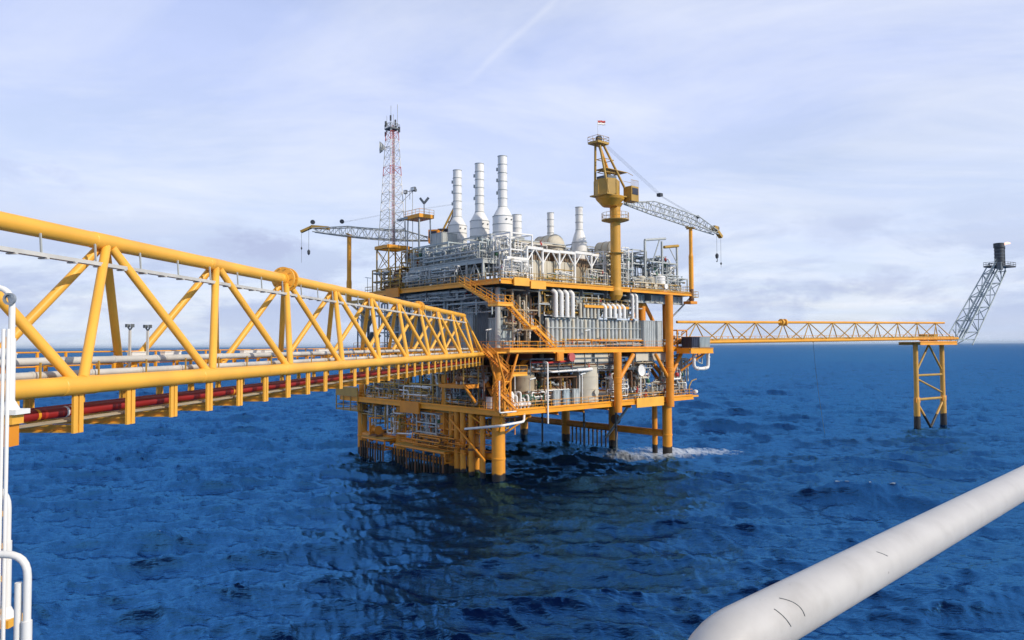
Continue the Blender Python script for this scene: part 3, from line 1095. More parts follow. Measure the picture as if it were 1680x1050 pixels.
# ---- sunlit face, middle deck: ribbed grey wall with rows of white upright ducts above
bw = T('ribbed_blast_wall', 'long grey wall of upright ribs on the sunlit side of the middle deck', 'blast wall', 19.5, -1.9, 19.5)
MB().bbox(-11.5, 11.8, 0, .15, 0, 4.7).build('wall_panel', GRY, bw)
for k in range(25):
    x = -11.2 + k * .945
    hh = 4.6 + (0.35 if k % 5 == 2 else 0)
    MB().lathe((x, -.12, 0), [(.26, .25), (.26, hh - .3), (.12, hh)], 12, 'z').build('rib', GRY if k % 3 else BEI, bw)
MB().bar((-11.5, -.45, .35), (11.8, -.45, .35), .12, .2).build('bottom_rail', GRY, bw)
MB().bar((-11.5, -.42, 3.2), (11.8, -.42, 3.2), .1, .12).build('middle_rail', GRY, bw)


def duct_group(label, u, z, n, sp, h, r=.31, slant=True):
    t = T('upright_duct', label, 'ducts', u, -2.75, z)
    for k in range(n):
        x = k * sp
        m = MB()
        if slant:
            m.path([(x, 0, 0), (x, 0, h - .45), (x - .3, .5, h)], r, 12, bend=.25)
        else:
            m.tube((x, 0, 0), (x, 0, h), r, 12)
        m.build('duct', WHI, t)
    MB().bar((-.5, .1, .05), ((n - 1) * sp + .5, .1, .05), .5, .1).build('base_frame', GRY, t)
    MB().bar((-.5, .42, h * .55), ((n - 1) * sp + .5, .42, h * .55), .12, .16).build('base_frame', GRY, t)


duct_group('tall row of white upright ducts high on the sunlit face left of the crane column', 9.4, 24.3, 4, 1.25, 4.2, .36)
duct_group('short row of white hooded ducts above the grey ribbed wall', 20.9, 24.4, 5, 1.2, 2.3, .33)
duct_group('pair of tall white ducts just right of the yellow crane column', 28.0, 24.4, 2, 1.05, 4.4, .28)
t = T('upright_duct', 'second tier of short grey ribs above the ribbed wall left of the hooded ducts', 'ducts', 15.4, -2.3, 24.3)
for k in range(6):
    MB().lathe((k * .85, 0, 0), [(.26, 0), (.26, 2.2), (.12, 2.45)], 12).build('duct', GRY if k % 2 else BEI, t)
MB().bar((-.4, .3, .1), (4.7, .3, .1), .5, .12).build('base_frame', GRY, t)
cabinet('grey ribbed housing standing on the middle deck beside the orange column', 32.4, -1.8, 19.5, 3.2, 2.2, 4.6, GRY, 6, door=False)
cabinet('narrow plain grey housing left of the right orange column on the middle deck', 35.2, -1.8, 19.5, 1.4, 2.2, 4.6, GRY, 1, door=False)
cabinet('grey box hung below the top deck over the white ducts', 16.3, -.6, 26.0, 2.2, 1.6, 2.5, GRY, 2, door=False)
mz = T('mezzanine_walkway', 'yellowish narrow walkway below the top deck on the sunlit face', 'walkway', 19.5, -2.0, 26.3)
MB().bbox(-3.5, 7.5, -.6, .8, -.1, 0).build('floor_plate', OCH, mz)
MB().bar((-3.5, -.7, -.1), (7.5, -.7, -.1), .12, .4).build('edge_beam', YEL, mz)
MB().rail([(-3.5, -.6, 0), (7.5, -.6, 0)]).build('railing', OCH, mz)
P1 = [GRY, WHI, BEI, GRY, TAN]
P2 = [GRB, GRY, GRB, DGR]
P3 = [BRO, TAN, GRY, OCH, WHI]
rack('tangle of grey and white pipes below the top deck over the ribbed wall', 17, -.6, 24.3, 21, 2.8, 4.2, 11, P1 + [OCH], GRY, 34, rr=(.05, .16))
rack('grey piping between the corner stairs and the tall white ducts', 4.0, -.6, 19.5, 5.5, 2.6, 8.8, 12, P1 + [TAN, BRO], TAN, 20, levels=3)
rack('grey pipes beside the orange columns at the right end of the middle deck', 31.5, 0.8, 24.5, 4.5, 2.4, 4.0, 13, P1, GRY, 9)
rack('small pipes around the right front column above the container platform', 42.3, -1.6, 19.5, 3.0, 2.0, 3.2, 14, [GRY, ORA, WHI], ORA, 6)

# ---- shaded face, middle deck
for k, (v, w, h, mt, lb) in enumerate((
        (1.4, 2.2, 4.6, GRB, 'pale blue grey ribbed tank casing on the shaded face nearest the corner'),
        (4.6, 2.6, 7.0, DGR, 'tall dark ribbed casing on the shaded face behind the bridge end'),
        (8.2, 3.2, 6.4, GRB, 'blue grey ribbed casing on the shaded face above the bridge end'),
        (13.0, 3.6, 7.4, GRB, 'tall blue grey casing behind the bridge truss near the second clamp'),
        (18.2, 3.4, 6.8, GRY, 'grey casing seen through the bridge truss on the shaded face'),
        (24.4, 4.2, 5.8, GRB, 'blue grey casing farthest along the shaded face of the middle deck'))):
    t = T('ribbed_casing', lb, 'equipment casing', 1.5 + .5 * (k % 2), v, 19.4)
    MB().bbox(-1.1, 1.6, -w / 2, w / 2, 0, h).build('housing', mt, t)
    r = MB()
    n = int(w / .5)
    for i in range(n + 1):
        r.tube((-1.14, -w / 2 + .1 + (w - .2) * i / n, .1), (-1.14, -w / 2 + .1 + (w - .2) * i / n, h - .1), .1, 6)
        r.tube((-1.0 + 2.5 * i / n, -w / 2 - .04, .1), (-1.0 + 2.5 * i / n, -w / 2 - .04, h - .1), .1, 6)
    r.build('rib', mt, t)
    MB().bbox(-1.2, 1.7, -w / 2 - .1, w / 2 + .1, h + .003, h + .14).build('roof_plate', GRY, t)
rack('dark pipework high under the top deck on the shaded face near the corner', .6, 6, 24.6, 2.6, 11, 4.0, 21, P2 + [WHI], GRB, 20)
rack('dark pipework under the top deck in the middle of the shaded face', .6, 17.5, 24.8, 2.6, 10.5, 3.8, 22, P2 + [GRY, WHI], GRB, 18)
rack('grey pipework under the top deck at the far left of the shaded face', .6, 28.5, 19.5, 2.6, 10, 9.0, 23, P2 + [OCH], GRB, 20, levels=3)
lw = T('lattice_stair_tower', 'grey lattice stair tower at the far left end of the middle deck', 'stair tower', 0, 37.3, 19.4)
lm = MB()
for x in (-1, 1.4):
    for y in (-1.8, 1.8):
        lm.bar((x, y, 0), (x, y, 9.4), .2, .2)
lm.build('post', DGR, lw)
lm = MB()
for z in (.1, 3.2, 6.3):
    for x in (-1, 1.4):
        lm.bar((x, -1.8, z), (x, 1.8, z + 3), .12, .12)
        lm.bar((x, -1.8, z), (x, 1.8, z), .12, .12)
    lm.bar((.2, 1.8, z), (.2, -1.8, z + 3), 1.2, .12)
lm.build('bracing', GRB, lw)

# ---- bottom deck, sunlit face
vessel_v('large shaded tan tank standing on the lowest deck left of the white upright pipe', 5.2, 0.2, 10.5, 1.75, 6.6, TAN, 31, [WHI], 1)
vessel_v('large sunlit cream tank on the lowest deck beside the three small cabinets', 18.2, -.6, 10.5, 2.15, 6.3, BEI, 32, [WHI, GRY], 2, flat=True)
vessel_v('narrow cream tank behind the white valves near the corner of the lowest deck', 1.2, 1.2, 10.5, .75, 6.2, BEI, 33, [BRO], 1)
for k, lb in enumerate(('leftmost of three pale cabinets on the lowest deck next to the cream tank',
                        'middle one of three pale cabinets on the lowest deck',
                        'right one of three pale cabinets touching the cream tank')):
    cabinet(lb, 9.8 + k * 2.15, -2.0, 10.5, 1.35, 1.0, 2.5, GRB if k == 1 else GRY, 2, 'pale cabinets on the lowest deck')
vm = T('valve_manifold', 'cluster of white valves and pipes on the lowest deck at the near corner', 'valve manifold', 2.2, -2.0, 10.5)
rng = random.Random(5)
for k in range(5):
    x = -1.6 + k * .75
    MB().path([(x, .4, 0), (x, .4, 1.6 + .5 * (k % 3)), (x + .3, -.3, 1.6 + .5 * (k % 3)), (x + .3, -.3, 0)], .16, 8, flange=1.7).build('pipe', WHI, vm)
    MB().lathe((x + .3, -.3, .8), [(.1, -.35), (.36, -.25), (.42, 0), (.36, .25), (.1, .35)], 12).build('valve', WHI, vm)
MB().lathe((-1.3, .2, 0), [(.5, 0), (.5, 2.3), (.3, 2.7), (.05, 2.8)], 16).build('filter_pot', WHI, vm)
wp = T('white_pipe', 'long white horizontal pipe running below the middle deck in front of the tanks', 'pipe', 13, -2.6, 15.9)
MB().path([(-4.5, 1, .2), (-4.5, 0, 0), (4.6, 0, .2)], .17, 10).build('pipe', WHI, wp)
MB().tube((1.2, 0, .12), (4.6, 0, .2), .27, 10).build('insulation_sleeve', WHI, wp)
wd_ = T('white_pipe', 'white upright pipe from the middle deck down past the edge of the lowest deck', 'pipe', 7.0, -3.3, 8.2)
MB().path([(0, 0, 0), (0, 0, 9.2), (0, 1.2, 9.2)], .14, 10, flange=1.3).build('pipe', WHI, wd_)
rp_ = T('red_pipe', 'bright red fire pipes below the middle deck edge on the sunlit face', 'pipe', 8.5, -2.7, 17.4)
MB().path([(-4.2, .4, 0), (-1.0, .4, 0)], .13, 8).build('pipe', RED, rp_)
MB().path([(-1.0, 0, -.1), (3.6, 0, .1)], .16, 8, flange=1.4).build('pipe', RED, rp_)
ob = T('junction_box', 'plain orange square box under the edge of the middle deck', 'box', 9.6, -3.3, 17.6)
MB().bbox(-.7, .7, -.2, .3, 0, 1.3).build('housing', ORA, ob)
MB().bbox(-.55, .55, -.26, -.203, .12, 1.18).build('cover', ORA, ob)
hr = T('hose_reel', 'red hose reel hanging below the edge of the middle deck', 'hose reel', 12.2, -3.3, 18.1)
MB().lathe((0, 0, 0), [(.28, -.16), (.28, .16)], 18, 'y').lathe((0, 0, 0), [(.68, -.2), (.68, -.14)], 18, 'y').lathe((0, 0, 0), [(.68, .14), (.68, .2)], 18, 'y').build('reel', REDW, hr)
MB().bar((-.5, .3, .7), (.5, .3, .7), .1, .1).bar((-.5, .25, .7), (-.5, .25, -.1), .08, .08).bar((.5, .25, .7), (.5, .25, -.1), .08, .08).build('bracket', RED, hr)
# beige ducts tucked under middle deck
for k, (ua, w, lb) in enumerate(((15.5, 4.0, 'beige flat duct under the middle deck above the cream tank'),
                                 (20.6, 4.4, 'second beige flat duct under the middle deck left of the orange column'),
                                 (30.6, 3.4, 'beige flat duct under the middle deck right of the orange column'),
                                 (35.4, 4.0, 'beige flat duct under the middle deck near the right front leg'))):
    t = T('flat_duct', lb, 'duct', ua, -2.2, 17.2)
    MB().bbox(-w / 2, w / 2, -.4, .8, 0, 1.4).build('duct_body', BEI, t)
    MB().bbox(-w / 2 - .08, -w / 2 - .003, -.5, .9, -.1, 1.45).build('flange', GRY, t)
    MB().bbox(w / 2 + .003, w / 2 + .08, -.5, .9, -.1, 1.45).build('flange', GRY, t)
rack('dark pipes packed under the middle deck over the white horizontal pipe', 16, -1, 15.4, 24, 3.4, 2.6, 41, P3 + [DGR, WHI], DGR, 26, levels=1, rr=(.06, .16))
rack('brown pipes and valves between the tan tank and the pale cabinets', 11, -.6, 10.5, 7, 3, 4.6, 42, P3 + [BRO, OCH, GRN], BRO, 20)
rack('white and orange pipes behind the round white dish', 31.5, -.6, 10.6, 6.5, 3, 6.6, 43, [GRY, WHI, BEI, TAN, BRO], GRY, 30, levels=3, loose=True)
rack('pale pipes below the container platform around the right front leg', 40.5, -1.2, 10.6, 7.0, 3, 7.4, 44, [GRY, BEI, WHI, TAN, GRY], GRY, 30, levels=3, loose=True)
rack('brown machinery deep inside the lowest deck behind the tanks', 20, 5.5, 10.5, 22, 5, 7.4, 45, P3 + [BRO, DGR], BRO, 24)
pw = T('pipe_loop', 'thick white pipe loop hanging below the container platform', 'pipe', 44.2, -5.2, 15.4)
MB().path([(-1.6, .3, 3.2), (-1.6, .3, .3), (.3, 0, .1), (2.4, 0, .3), (2.5, 0, 1.2), (2.5, 0, 3.3)], .3, 12, bend=.9, flange=1.25).build('pipe', WHI, pw)
MB().path([(-.4, .3, 3.2), (-.4, .3, 1.4), (1.0, .3, 1.0), (1.0, .3, 3.2)], .12, 8).build('pipe', GRY, pw)
ds = T('dish_antenna', 'round white dish on a thin stalk on the lowest deck facing the sea', 'dish', 29.8, -3.0, 10.6)
MB().lathe((0, 0, 5.0), [(.04, .22), (.5, .16), (.88, 0), (1.02, -.12), (.98, -.2), (.85, -.06), (.04, .02)], 26, 'y', True, False).build('dish', WHI, ds)
MB().tube((0, .2, 0), (0, .2, 4.9), .1, 8).tube((0, .2, 1.2), (-.9, .2, 0), .06, 6).tube((0, .2, 1.2), (.9, .2, 0), .06, 6).build('stalk', WHI, ds)

cabinet('dark navy container standing on the yellow extension platform', 41.7, -4.8, 19.36, 2.2, 2.2, 1.9, NAV, 4, door=True)
cabinet('blue grey ribbed container at the end of the yellow extension platform', 44.7, -4.8, 19.36, 3.1, 2.2, 1.9, GRB, 7, door=False)

# right end of the lowest deck
ce = T('davit_arm', 'small yellow davit arm leaning out at the right end of the lowest deck', 'davit', 44.5, -2.5, 10.6)
MB().tube((0, 0, 0), (0, 0, 1.6), .14, 8).path([(0, 0, 1.6), (.8, 0, 2.6), (2.3, 0, 2.9)], .1, 8).build('arm', OCH, ce)
MB().bbox(.0, 2.2, -.5, .8, -.35, -.05).build('base_plate', YEL, ce)
MB().lathe((2.0, 0, .55), [(.05, -.4), (.4, -.25), (.45, 0), (.4, .25), (.05, .4)], 14).build('float', WHI, ce)

# ---- bottom deck, shaded face
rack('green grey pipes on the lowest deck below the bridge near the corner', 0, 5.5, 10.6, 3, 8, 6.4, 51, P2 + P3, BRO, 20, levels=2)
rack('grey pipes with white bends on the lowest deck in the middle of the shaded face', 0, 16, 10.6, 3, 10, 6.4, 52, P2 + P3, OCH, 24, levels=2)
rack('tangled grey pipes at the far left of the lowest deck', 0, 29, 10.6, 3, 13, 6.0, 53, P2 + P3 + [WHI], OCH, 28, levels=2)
hb = T('hanging_basket', 'orange open basket platform hung under the bridge end', 'platform', -3.8, 4.5, 14.1)
MB().bbox(-1.2, 1.6, -2.6, 3.4, 0, .12).build('floor_plate', ORA, hb)
e = MB()
for p, q in (((-1.2, -2.6), (-1.2, 3.4)), ((1.6, -2.6), (1.6, 3.4)), ((-1.2, -2.6), (1.6, -2.6)), ((-1.2, 3.4), (1.6, 3.4))):
    e.bar((p[0], p[1], -.1), (q[0], q[1], -.1), .14, .55)
e.build('edge_beam', ORA, hb)
for x in (-1.2, 1.6):
    for y in (-2.6, 3.4):
        MB().bar((x, y, 0), (x, y, 4.4), .14, .14).build('hanger_post', OCH, hb)
MB().tube((-1.2, -2.6, .2), (-1.2, -5.4, -2.2), .2, 8).build('brace', ORA, hb)
vessel_h('dark red drum lying on the orange basket platform', -3.6, 4.4, 14.25, 1.8, .5, 61, BRO, [BRO], math.pi / 2, 0, .25)
cabinet('white panel box on the shaded edge of the lowest deck behind the stair tower', -.8, 1.0, 10.6, .5, 1.2, 1.7, WHI, 0)

# lower steelwork under the shaded side
fr = T('hanging_pipework', 'white hanging pipe frames beneath the shaded side of the lowest deck', 'pipe frame', -1.2, 27, 4.6)
for y in (-.6, 1.4, 5.4):
    MB().path([(0, y, 5.2), (0, y, .2), (.6, y + .8, .2)], .16, 8).build('pipe', WHI if y < 5 else GRY, fr)
MB().path([(0, 1.2, .2), (0, -9.5, .9)], .14, 8).build('pipe', WHI, fr)
MB().path([(.3, -2.5, 4.2), (.3, -7.5, 4.5), (.3, -7.5, .8)], .12, 8).build('pipe', GRY, fr)
rack('grey pipes hanging below the far left end of the lowest deck', .5, 33.5, 5.6, 3.0, 8, 4.2, 71, P2 + [OCH, GRY], OCH, 16)
rack('pale blue grey pipe frames below the lowest deck in the middle of the shaded side', -1.0, 15.5, 4.6, 2.0, 5.5, 4.6, 73, [GRB, GRY, WHI], GRY, 14, levels=3)
rack('orange and grey pipes below the lowest deck left of the conductors', .5, 17.5, 4.4, 3, 11, 5.0, 72, [ORA, GRY, WHI, OCH, BRO], ORA, 18)
rc = T('riser_cluster', 'row of pale upright pipes dropping from the lowest deck behind the long boat landing', 'pipes', .2, 17.5, 2.6)
rng = random.Random(8)
for k in range(16):
    y = -5.5 + k * .74
    MB().tube((rng.uniform(-.6, .9), y, rng.uniform(0, 1.6)), (rng.uniform(-.2, .5), y, 7.2), .1 + .05 * (k % 3 == 0), 8).build('pipe', (GRY, WHI, GRB, BRO)[k % 4], rc)
MB().bar((.1, -6, 6.9), (.1, 6, 6.9), .2, .2).build('support_beam', OCH, rc)
# conductors
for k, (u, v) in enumerate(((-1.4, 4.6), (.4, 5.6), (-1.6, 6.4), (.6, 7.6), (-1.3, 8.3), (.8, 9.6), (-.6, 10.6))):
    t = T('conductor_pipe', 'thick orange well pipe standing in the sea in the cluster left of the near leg', 'well pipe', u, v, -5, 'orange conductor pipes left of the near leg')
    MB().lathe((0, 0, 0), [(.46, 0), (.46, 8.1), (.52, 8.15), (.52, 8.5), (.46, 8.55), (.46, 14.8)], 14).build('casing', ORL, t)
    MB().lathe((0, 0, 0), [(.56, 9.2), (.56, 9.55)], 14).build('clamp_band', BRO, t)
cs = T('caisson', 'slender orange caisson standing just left of the near leg', 'caisson', -1.2, 2.2, -5)
MB().lathe((0, 0, 0), [(.42, 0), (.42, 14.6)], 14).build('casing', ORL, cs)
MB().tube((.2, -.3, 9.2), (1.0, -1.8, 9.2), .12, 6).build('strut', BRO, cs)
cs = T('caisson', 'slender orange caisson beside the right front leg standing in white water', 'caisson', 41.5, 3.2, -5)
MB().lathe((0, 0, 0), [(.5, 0), (.5, 14.6)], 14).build('casing', ORL, cs)
db = T('diagonal_strut', 'orange slanted strut from the white underdeck pipe to the caisson foot', 'strut', -2.2, -.5, 3.2)
MB().tube((0, 1.0, 0), (0, 9.5, 5.6), .17, 8).build('strut', ORA, db)
lp = T('white_pipe', 'long white pipe crossing below the near corner of the lowest deck', 'pipe', -2.4, -3.4, 8.6)
MB().path([(-.6, 7.5, -1.0), (0, 0, 0), (4.2, -.2, .3), (5.0, .6, 1.4)], .19, 10).build('pipe', WHI, lp)
for k in range(10):
    t = T('riser_pipe', 'thin dark pipe hanging into the sea behind the platform between two far legs', 'riser', 41.5, 14.2 + k * 1.15, -3, 'thin dark risers between the far legs')
    MB().tube((0, 0, 0), (0, 0, 7.2), .16, 8).build('pipe', RUB, t)
    MB().lathe((0, 0, 5.4), [(.24, 0), (.24, .25)], 10).build('collar', BRO, t)
for k, (u, v) in enumerate(((38, 30), (38, 18), (30, 36), (36, 8), (22, 37))):
    t = T('riser_pipe', 'grey pipe hanging from the lowest deck to the sea behind the jacket braces', 'riser', u, v, -3, 'grey risers behind the braces')
    MB().tube((0, 0, 0), (0, 0, 12.7), .2, 8).build('pipe', DGR, t)
    MB().lathe((0, 0, 7.4), [(.3, 0), (.3, .3)], 10).build('collar', BRO, t)
vt = T('shutoff_valve', 'dark round valve body on the far brace beside the second right leg', 'valve', 39.5, 11.0, 4.2)
MB().lathe((0, 0, 1.3), [(.3, -.5), (.95, -.35), (.95, .35), (.3, .5)], 18, 'x').build('valve_body', BRO, vt)
MB().tube((0, 0, -.1), (0, 0, .6), .25, 8).build('pedestal', ORA, vt)

# boat landing along the shaded side
for (v0, v1, z, lb) in ((9.2, 23.4, 1.9, 'long orange boat landing section left of the orange conductors'),
                        (26.5, 34.0, 2.2, 'orange boat landing section at the far left end with hanging fenders')):
    t = T('boat_landing', lb, 'boat landing', -3.0, (v0 + v1) / 2, 0)
    L = (v1 - v0) / 2
    e = MB()
    for x in (0, 2.2):
        for zz in (z, z + 1.5):
            e.tube((x, -L, zz), (x, L, zz), .2, 8)
    n = max(2, int((v1 - v0) / 2.4))
    for k in range(n + 1):
        y = -L + 2 * L * k / n
        e.tube((0, y, z), (0, y, z + 1.5), .15, 8)
        e.tube((0, y, z + 1.5), (2.2, y, z + 1.5), .13, 8)
        e.tube((0, y, z), (2.2, y, z), .13, 8)
    e.build('frame', ORA, t)
    for y in (-L + .6, L - .6):
        MB().tube((1.5, y, z + .8), (4.0, y, z + 2.3), .25, 10).build('support_arm', ORA, t)
    MB().bbox(-.1, 2.3, -L, L, z + 1.72, z + 1.8).build('grating', OCH, t)
    n = int((v1 - v0) / .8)
    for k in range(n + 1):
        y = -L + 2 * L * k / n
        MB().tube((-.32, y, z - 1.9 - .5 * (k % 2)), (-.32, y, z + 1.0), .16, 8).build('fender', RUB if k % 3 else BRO, t)
    MB().rail([(2.2, -L, z + 1.8), (2.2, L, z + 1.8)]).build('railing', ORA, t)
cn = T('winch_unit', 'orange and white machinery on the far left boat landing', 'winch', -1.6, 31.6, 3.9)
MB().lathe((0, 0, 1.2), [(.8, -.9), (.8, -.8), (.45, -.78), (.45, .78), (.8, .8), (.8, .9)], 16, 'y').build('drum', ORA, cn)
MB().bbox(-.7, .7, -1.2, 1.2, 0, .35).build('base_frame', BRO, cn)
MB().bar((-.6, 1.0, .3), (-.6, 1.0, 3.4), .3, .3).bar((-.6, 1.0, 3.3), (.8, -.6, 3.3), .25, .25).build('post', ORA, cn)
MB().lathe((.2, 2.0, .3), [(.4, 0), (.4, 1.6), (.1, 1.9)], 12).build('motor', WHI, cn)

# ---- top deck: turbine enclosures, stacks
def stack(label, u, v, z, segs, grp, ladder=True, nb=7):
    """segs: list of (r,z) from base"""
    t = T('exhaust_stack', label, 'exhaust stack', u, v, z, grp)
    m = MB()
    m.lathe((0, 0, 0), segs, 28, 'z', True, True)
    m.build('stack_pipe', STK, t)
    top = segs[-1][1]
    b = MB()
    for (ra, za), (rb, zb) in zip(segs[:-1], segs[1:]):
        if abs(ra - rb) < .02 and zb - za > 1.2:
            n = max(1, round((zb - za) / 1.35))
            for k in range(n + 1):
                zz = za + (zb - za) * k / n
                b.lathe((0, 0, zz), [(ra + .01, -.055), (ra + .06, -.05), (ra + .06, .05), (ra + .01, .055)], 28, 'z', False, False)
    b.build('seam_band', GRY, t)
    MB().lathe((0, 0, top), [(segs[-1][0] * .94, -.5), (segs[-1][0] * .94, .012), (.02, .012)], 20, 'z', True, False).build('throat', BLK, t)
    return t


def big_stack(label, v, top, r=.76):
    z = 36.6
    t = stack(label, 8, v, z, [(1.2, 0), (1.65, .5), (1.65, 4.5), (1.5, 4.75), (r, 6.1), (r, top - z)], 'tall exhaust stacks')
    n = MB()
    for a in (-1.9, -1.3):
        n.tube((1.5 * math.cos(a), 1.5 * math.sin(a), 3.9), (1.78 * math.cos(a), 1.78 * math.sin(a), 3.9), .14, 10)
    n.build('port', DGR, t)
    for zz in (8.5, 10.6, 12.4):
        if zz < top - z - .6:
            lg = MB()
            lg.box((-(r + .15) * .6, (r + .15) * .8, zz), (.35, .3, .5), .9)
            lg.build('lug', GRY, t)
    s = MB()
    for a in range(4):
        an = math.pi / 4 + a * math.pi / 2
        s.bar((1.25 * math.cos(an), 1.25 * math.sin(an), -3.4), (1.25 * math.cos(an), 1.25 * math.sin(an), .4), .26, .26)
    s.box((0, 0, -.15), (2.6, 2.6, .25))
    s.build('support_frame', WHI, t)
    # access ladder with cage
    l = MB()
    for dx in (-.25, .25):
        l.bar((1.95 + dx * .2, dx, -3.2), (1.95 + dx * .2, dx, 4.6), .07, .07)
    for k in range(18):
        l.bar((1.95, -.25, -3 + k * .42), (1.95, .25, -3 + k * .42), .05, .05)
    l.build('ladder', GRY, t)
    return t


big_stack('tallest white exhaust stack, right one of the three tall stacks', 8.0, 51.1)
big_stack('middle one of the three tall white exhaust stacks', 14.0, 51.0)
big_stack('left one of the three tall white exhaust stacks beside the black crane frame', 20.2, 51.0)
stack('small white stack with flared base nearest the yellow crane column', 25.6, 7.3, 35, [(1.35, 0), (1.35, 3.3), (1.1, 4.3), (.66, 5.6), (.66, 9.7)], 'small exhaust stacks')
stack('slim white stack left of the flared one near the crane column', 25.6, 14.6, 35, [(.9, 0), (.9, 2.9), (.62, 3.4), (.62, 9.7)], 'small exhaust stacks')
stack('short stubby white stack standing right of the tallest stack', 25.6, 24.0, 35, [(.95, 0), (.95, 10.6)], 'small exhaust stacks')

for k, (u, v, w, d, h, mt, lb) in enumerate((
        (9.4, 3.0, 4.6, 5.5, 3.6, BEI, 'beige turbine enclosure behind the white portal frames nearest the tall stack'),
        (14.5, 3.0, 4.8, 5.5, 3.7, BEI, 'beige turbine enclosure in the middle of the white portal frames'),
        (20.3, 3.6, 4.8, 5.0, 3.3, TAN, 'tan turbine enclosure behind the right white portal frames'))):
    t = T('turbine_enclosure', lb, 'enclosure', u, v, 29.7)
    MB().bbox(-w / 2, w / 2, -d / 2, d / 2, 0, h).build('housing', mt, t)
    r = MB()
    for i in range(5):
        r.box((-w / 2 + .05 + (w - .1) * i / 4, -d / 2 - .04, h / 2), (.1, .08, h - .15))
    r.build('rib', mt, t)
    MB().bbox(-w / 2 + .3, w / 2 - .3, -d / 2 + .3, d / 2, h + .003, h + 1.5).build('intake_louvre', BRO, t)
    lv = MB()
    for i in range(9):
        lv.box((-w / 2 + .4 + (w - .8) * i / 8, -d / 2 + .25, h + .75), (.12, .09, 1.4))
    lv.build('louvre_slat', TAN, t)
    MB().bbox(-.6, .6, -d / 2 - .06, -d / 2 - .003, .2, 2.2).build('door', mt, t)
# rounded intake hoods
for (u, v, z, r, L, lb) in ((17.5, 7.0, 35.0, 1.9, 3.6, 'round beige intake hood between the short stack and the slim stack'),
                            (31.0, 5.5, 35.6, 1.6, 3.2, 'round beige intake hood beside the yellow crane column'),
                            (13.4, 9.5, 35.0, 1.1, 3.0, 'brownish rounded hood right of the tallest stack')):
    t = T('intake_hood', lb, 'intake hood', u, v, z)
    m = MB().lathe((0, 0, r), [(r, -L / 2), (r, L / 2)], 24, 'y')
    m.dome((0, -L / 2, r), r, r * .55, 24, 'y', -1)
    m.lathe((0, 0, r), [(r, L / 2), (.02, L / 2 + .01)], 24, 'y')
    m.build('hood_shell', BEI, t)
    b = MB()
    for x in (-L / 2 + .1, 0, L / 2 - .1):
        b.lathe((0, x, r), [(r + .01, -.08), (r + .05, -.08), (r + .05, .08), (r + .01, .08)], 24, 'y', False, False)
    b.build('band', TAN, t)
    MB().bbox(-r * .7, r * .7, -L / 2 + .2, L / 2 - .1, -5.4, r * .3).build('plinth', GRY, t)
rack('grey pipes and ducts on the top deck left of the crane column', 25.6, 1.0, 29.6, 6, 4, 6.2, 81, P1, WHI, 24, levels=3)
rack('grey pipework around the feet of the tall stacks', 6, 8, 33.4, 7, 7, 4.0, 82, [GRY, GRY, WHI, GRB], GRY, 22)
rack('grey pipework on the mezzanine left of the tall stacks', 5, 18.5, 33.4, 8, 10, 3.6, 83, [GRB, GRY, GRB, GRY], GRB, 28)
rack('grey pipework below the mezzanine on the shaded side', 2.6, 13, 29.5, 3, 17, 3.4, 84, P2 + [GRY, WHI, GRY], GRB, 30)
rack('white pipes and ladders between the tallest stack and the beige enclosures', 5.0, 2.2, 29.6, 4.5, 4, 7.6, 85, [WHI, GRY, WHI], WHI, 18, levels=3)
vessel_h('large grey horizontal drum on the mezzanine left of the tall stacks', 3.0, 20.0, 33.4, 6.5, 1.3, 86, GRB, [GRB, GRY], math.pi / 2, 8)
vessel_h('grey pressure vessel on the top deck below the mezzanine edge', .6, 21.0, 29.5, 4.4, 1.25, 87, GRY, [GRY], math.pi / 2, 5)
vessel_h('grey vessel on the top deck at the left end beneath the radio tower', 1.2, 27.8, 29.5, 4, .9, 88, OCH, [OCH, GRY, BRO], math.pi / 2, 8)
rack('ochre and grey pipes on the top deck beneath the radio tower', 1.6, 29.5, 29.6, 5, 9, 4.2, 89, [OCH, GRY, TAN, BEI, BRO], OCH, 22)
cabinet('tall white duct box beside the left tall stack', 4.5, 19.4, 35.6, 3.2, 3.2, 3.6, GRY, 3)

# right part of the top deck
ft = T('pipe_gantry', 'tall open grey pipe frame on the right end of the top deck', 'pipe gantry', 39.4, 1.0, 29.6)
f = MB()
for x, h in ((-5.4, 9.0), (-.4, 9.3), (4.2, 8.6)):
    f.bar((x, -1.8, 0), (x, -1.8, h), .3, .3)
for x in (-4.2, 0, 4.2):
    f.bar((x, 2.6, 0), (x, 2.6, 7.4), .2, .2)
    f.bar((x, -1.8, 5.4), (x, 2.6, 5.4), .2, .24)
for z in (2.2, 5.4):
    f.bar((-4.2, -1.8, z), (4.2, -1.8, z), .2, .24)
    f.bar((-4.2, 2.6, z), (4.2, 2.6, z), .2, .24)
f.bar((-.2, -1.8, 2.3), (4.2, -1.8, 5.3), .14, .14)
f.bar((-4.2, -1.8, 2.3), (-.2, -1.8, 5.3), .14, .14)
f.bar((4.2, -1.8, 5.6), (2.0, -1.8, 8.2), .12, .12)
f.build('frame', GRY, ft)
MB().path([(-5.4, -1.8, 9.1), (.7, -1.8, 9.9)], .22, 8).build('pipe', GRY, ft)
MB().path([(.3, -1.8, 8.3), (4.6, -1.8, 8.9)], .28, 8).build('pipe', OCH, ft)
MB().path([(-.9, -1.8, 9.9), (-2.4, -1.2, 5.5), (-2.4, -1.2, 0)], .12, 8).build('pipe', GRY, ft)
add_pipes(ft, random.Random(91), (9.4, 4.4, 6.8), 34, [GRY, GRB, GRY, DGR, WHI])
rack('dark cooler pipes on the top deck left of the open gantry', 33.6, 2.6, 29.6, 4.0, 5, 7.4, 92, [GRB, DGR, GRY], GRY, 20, levels=3)
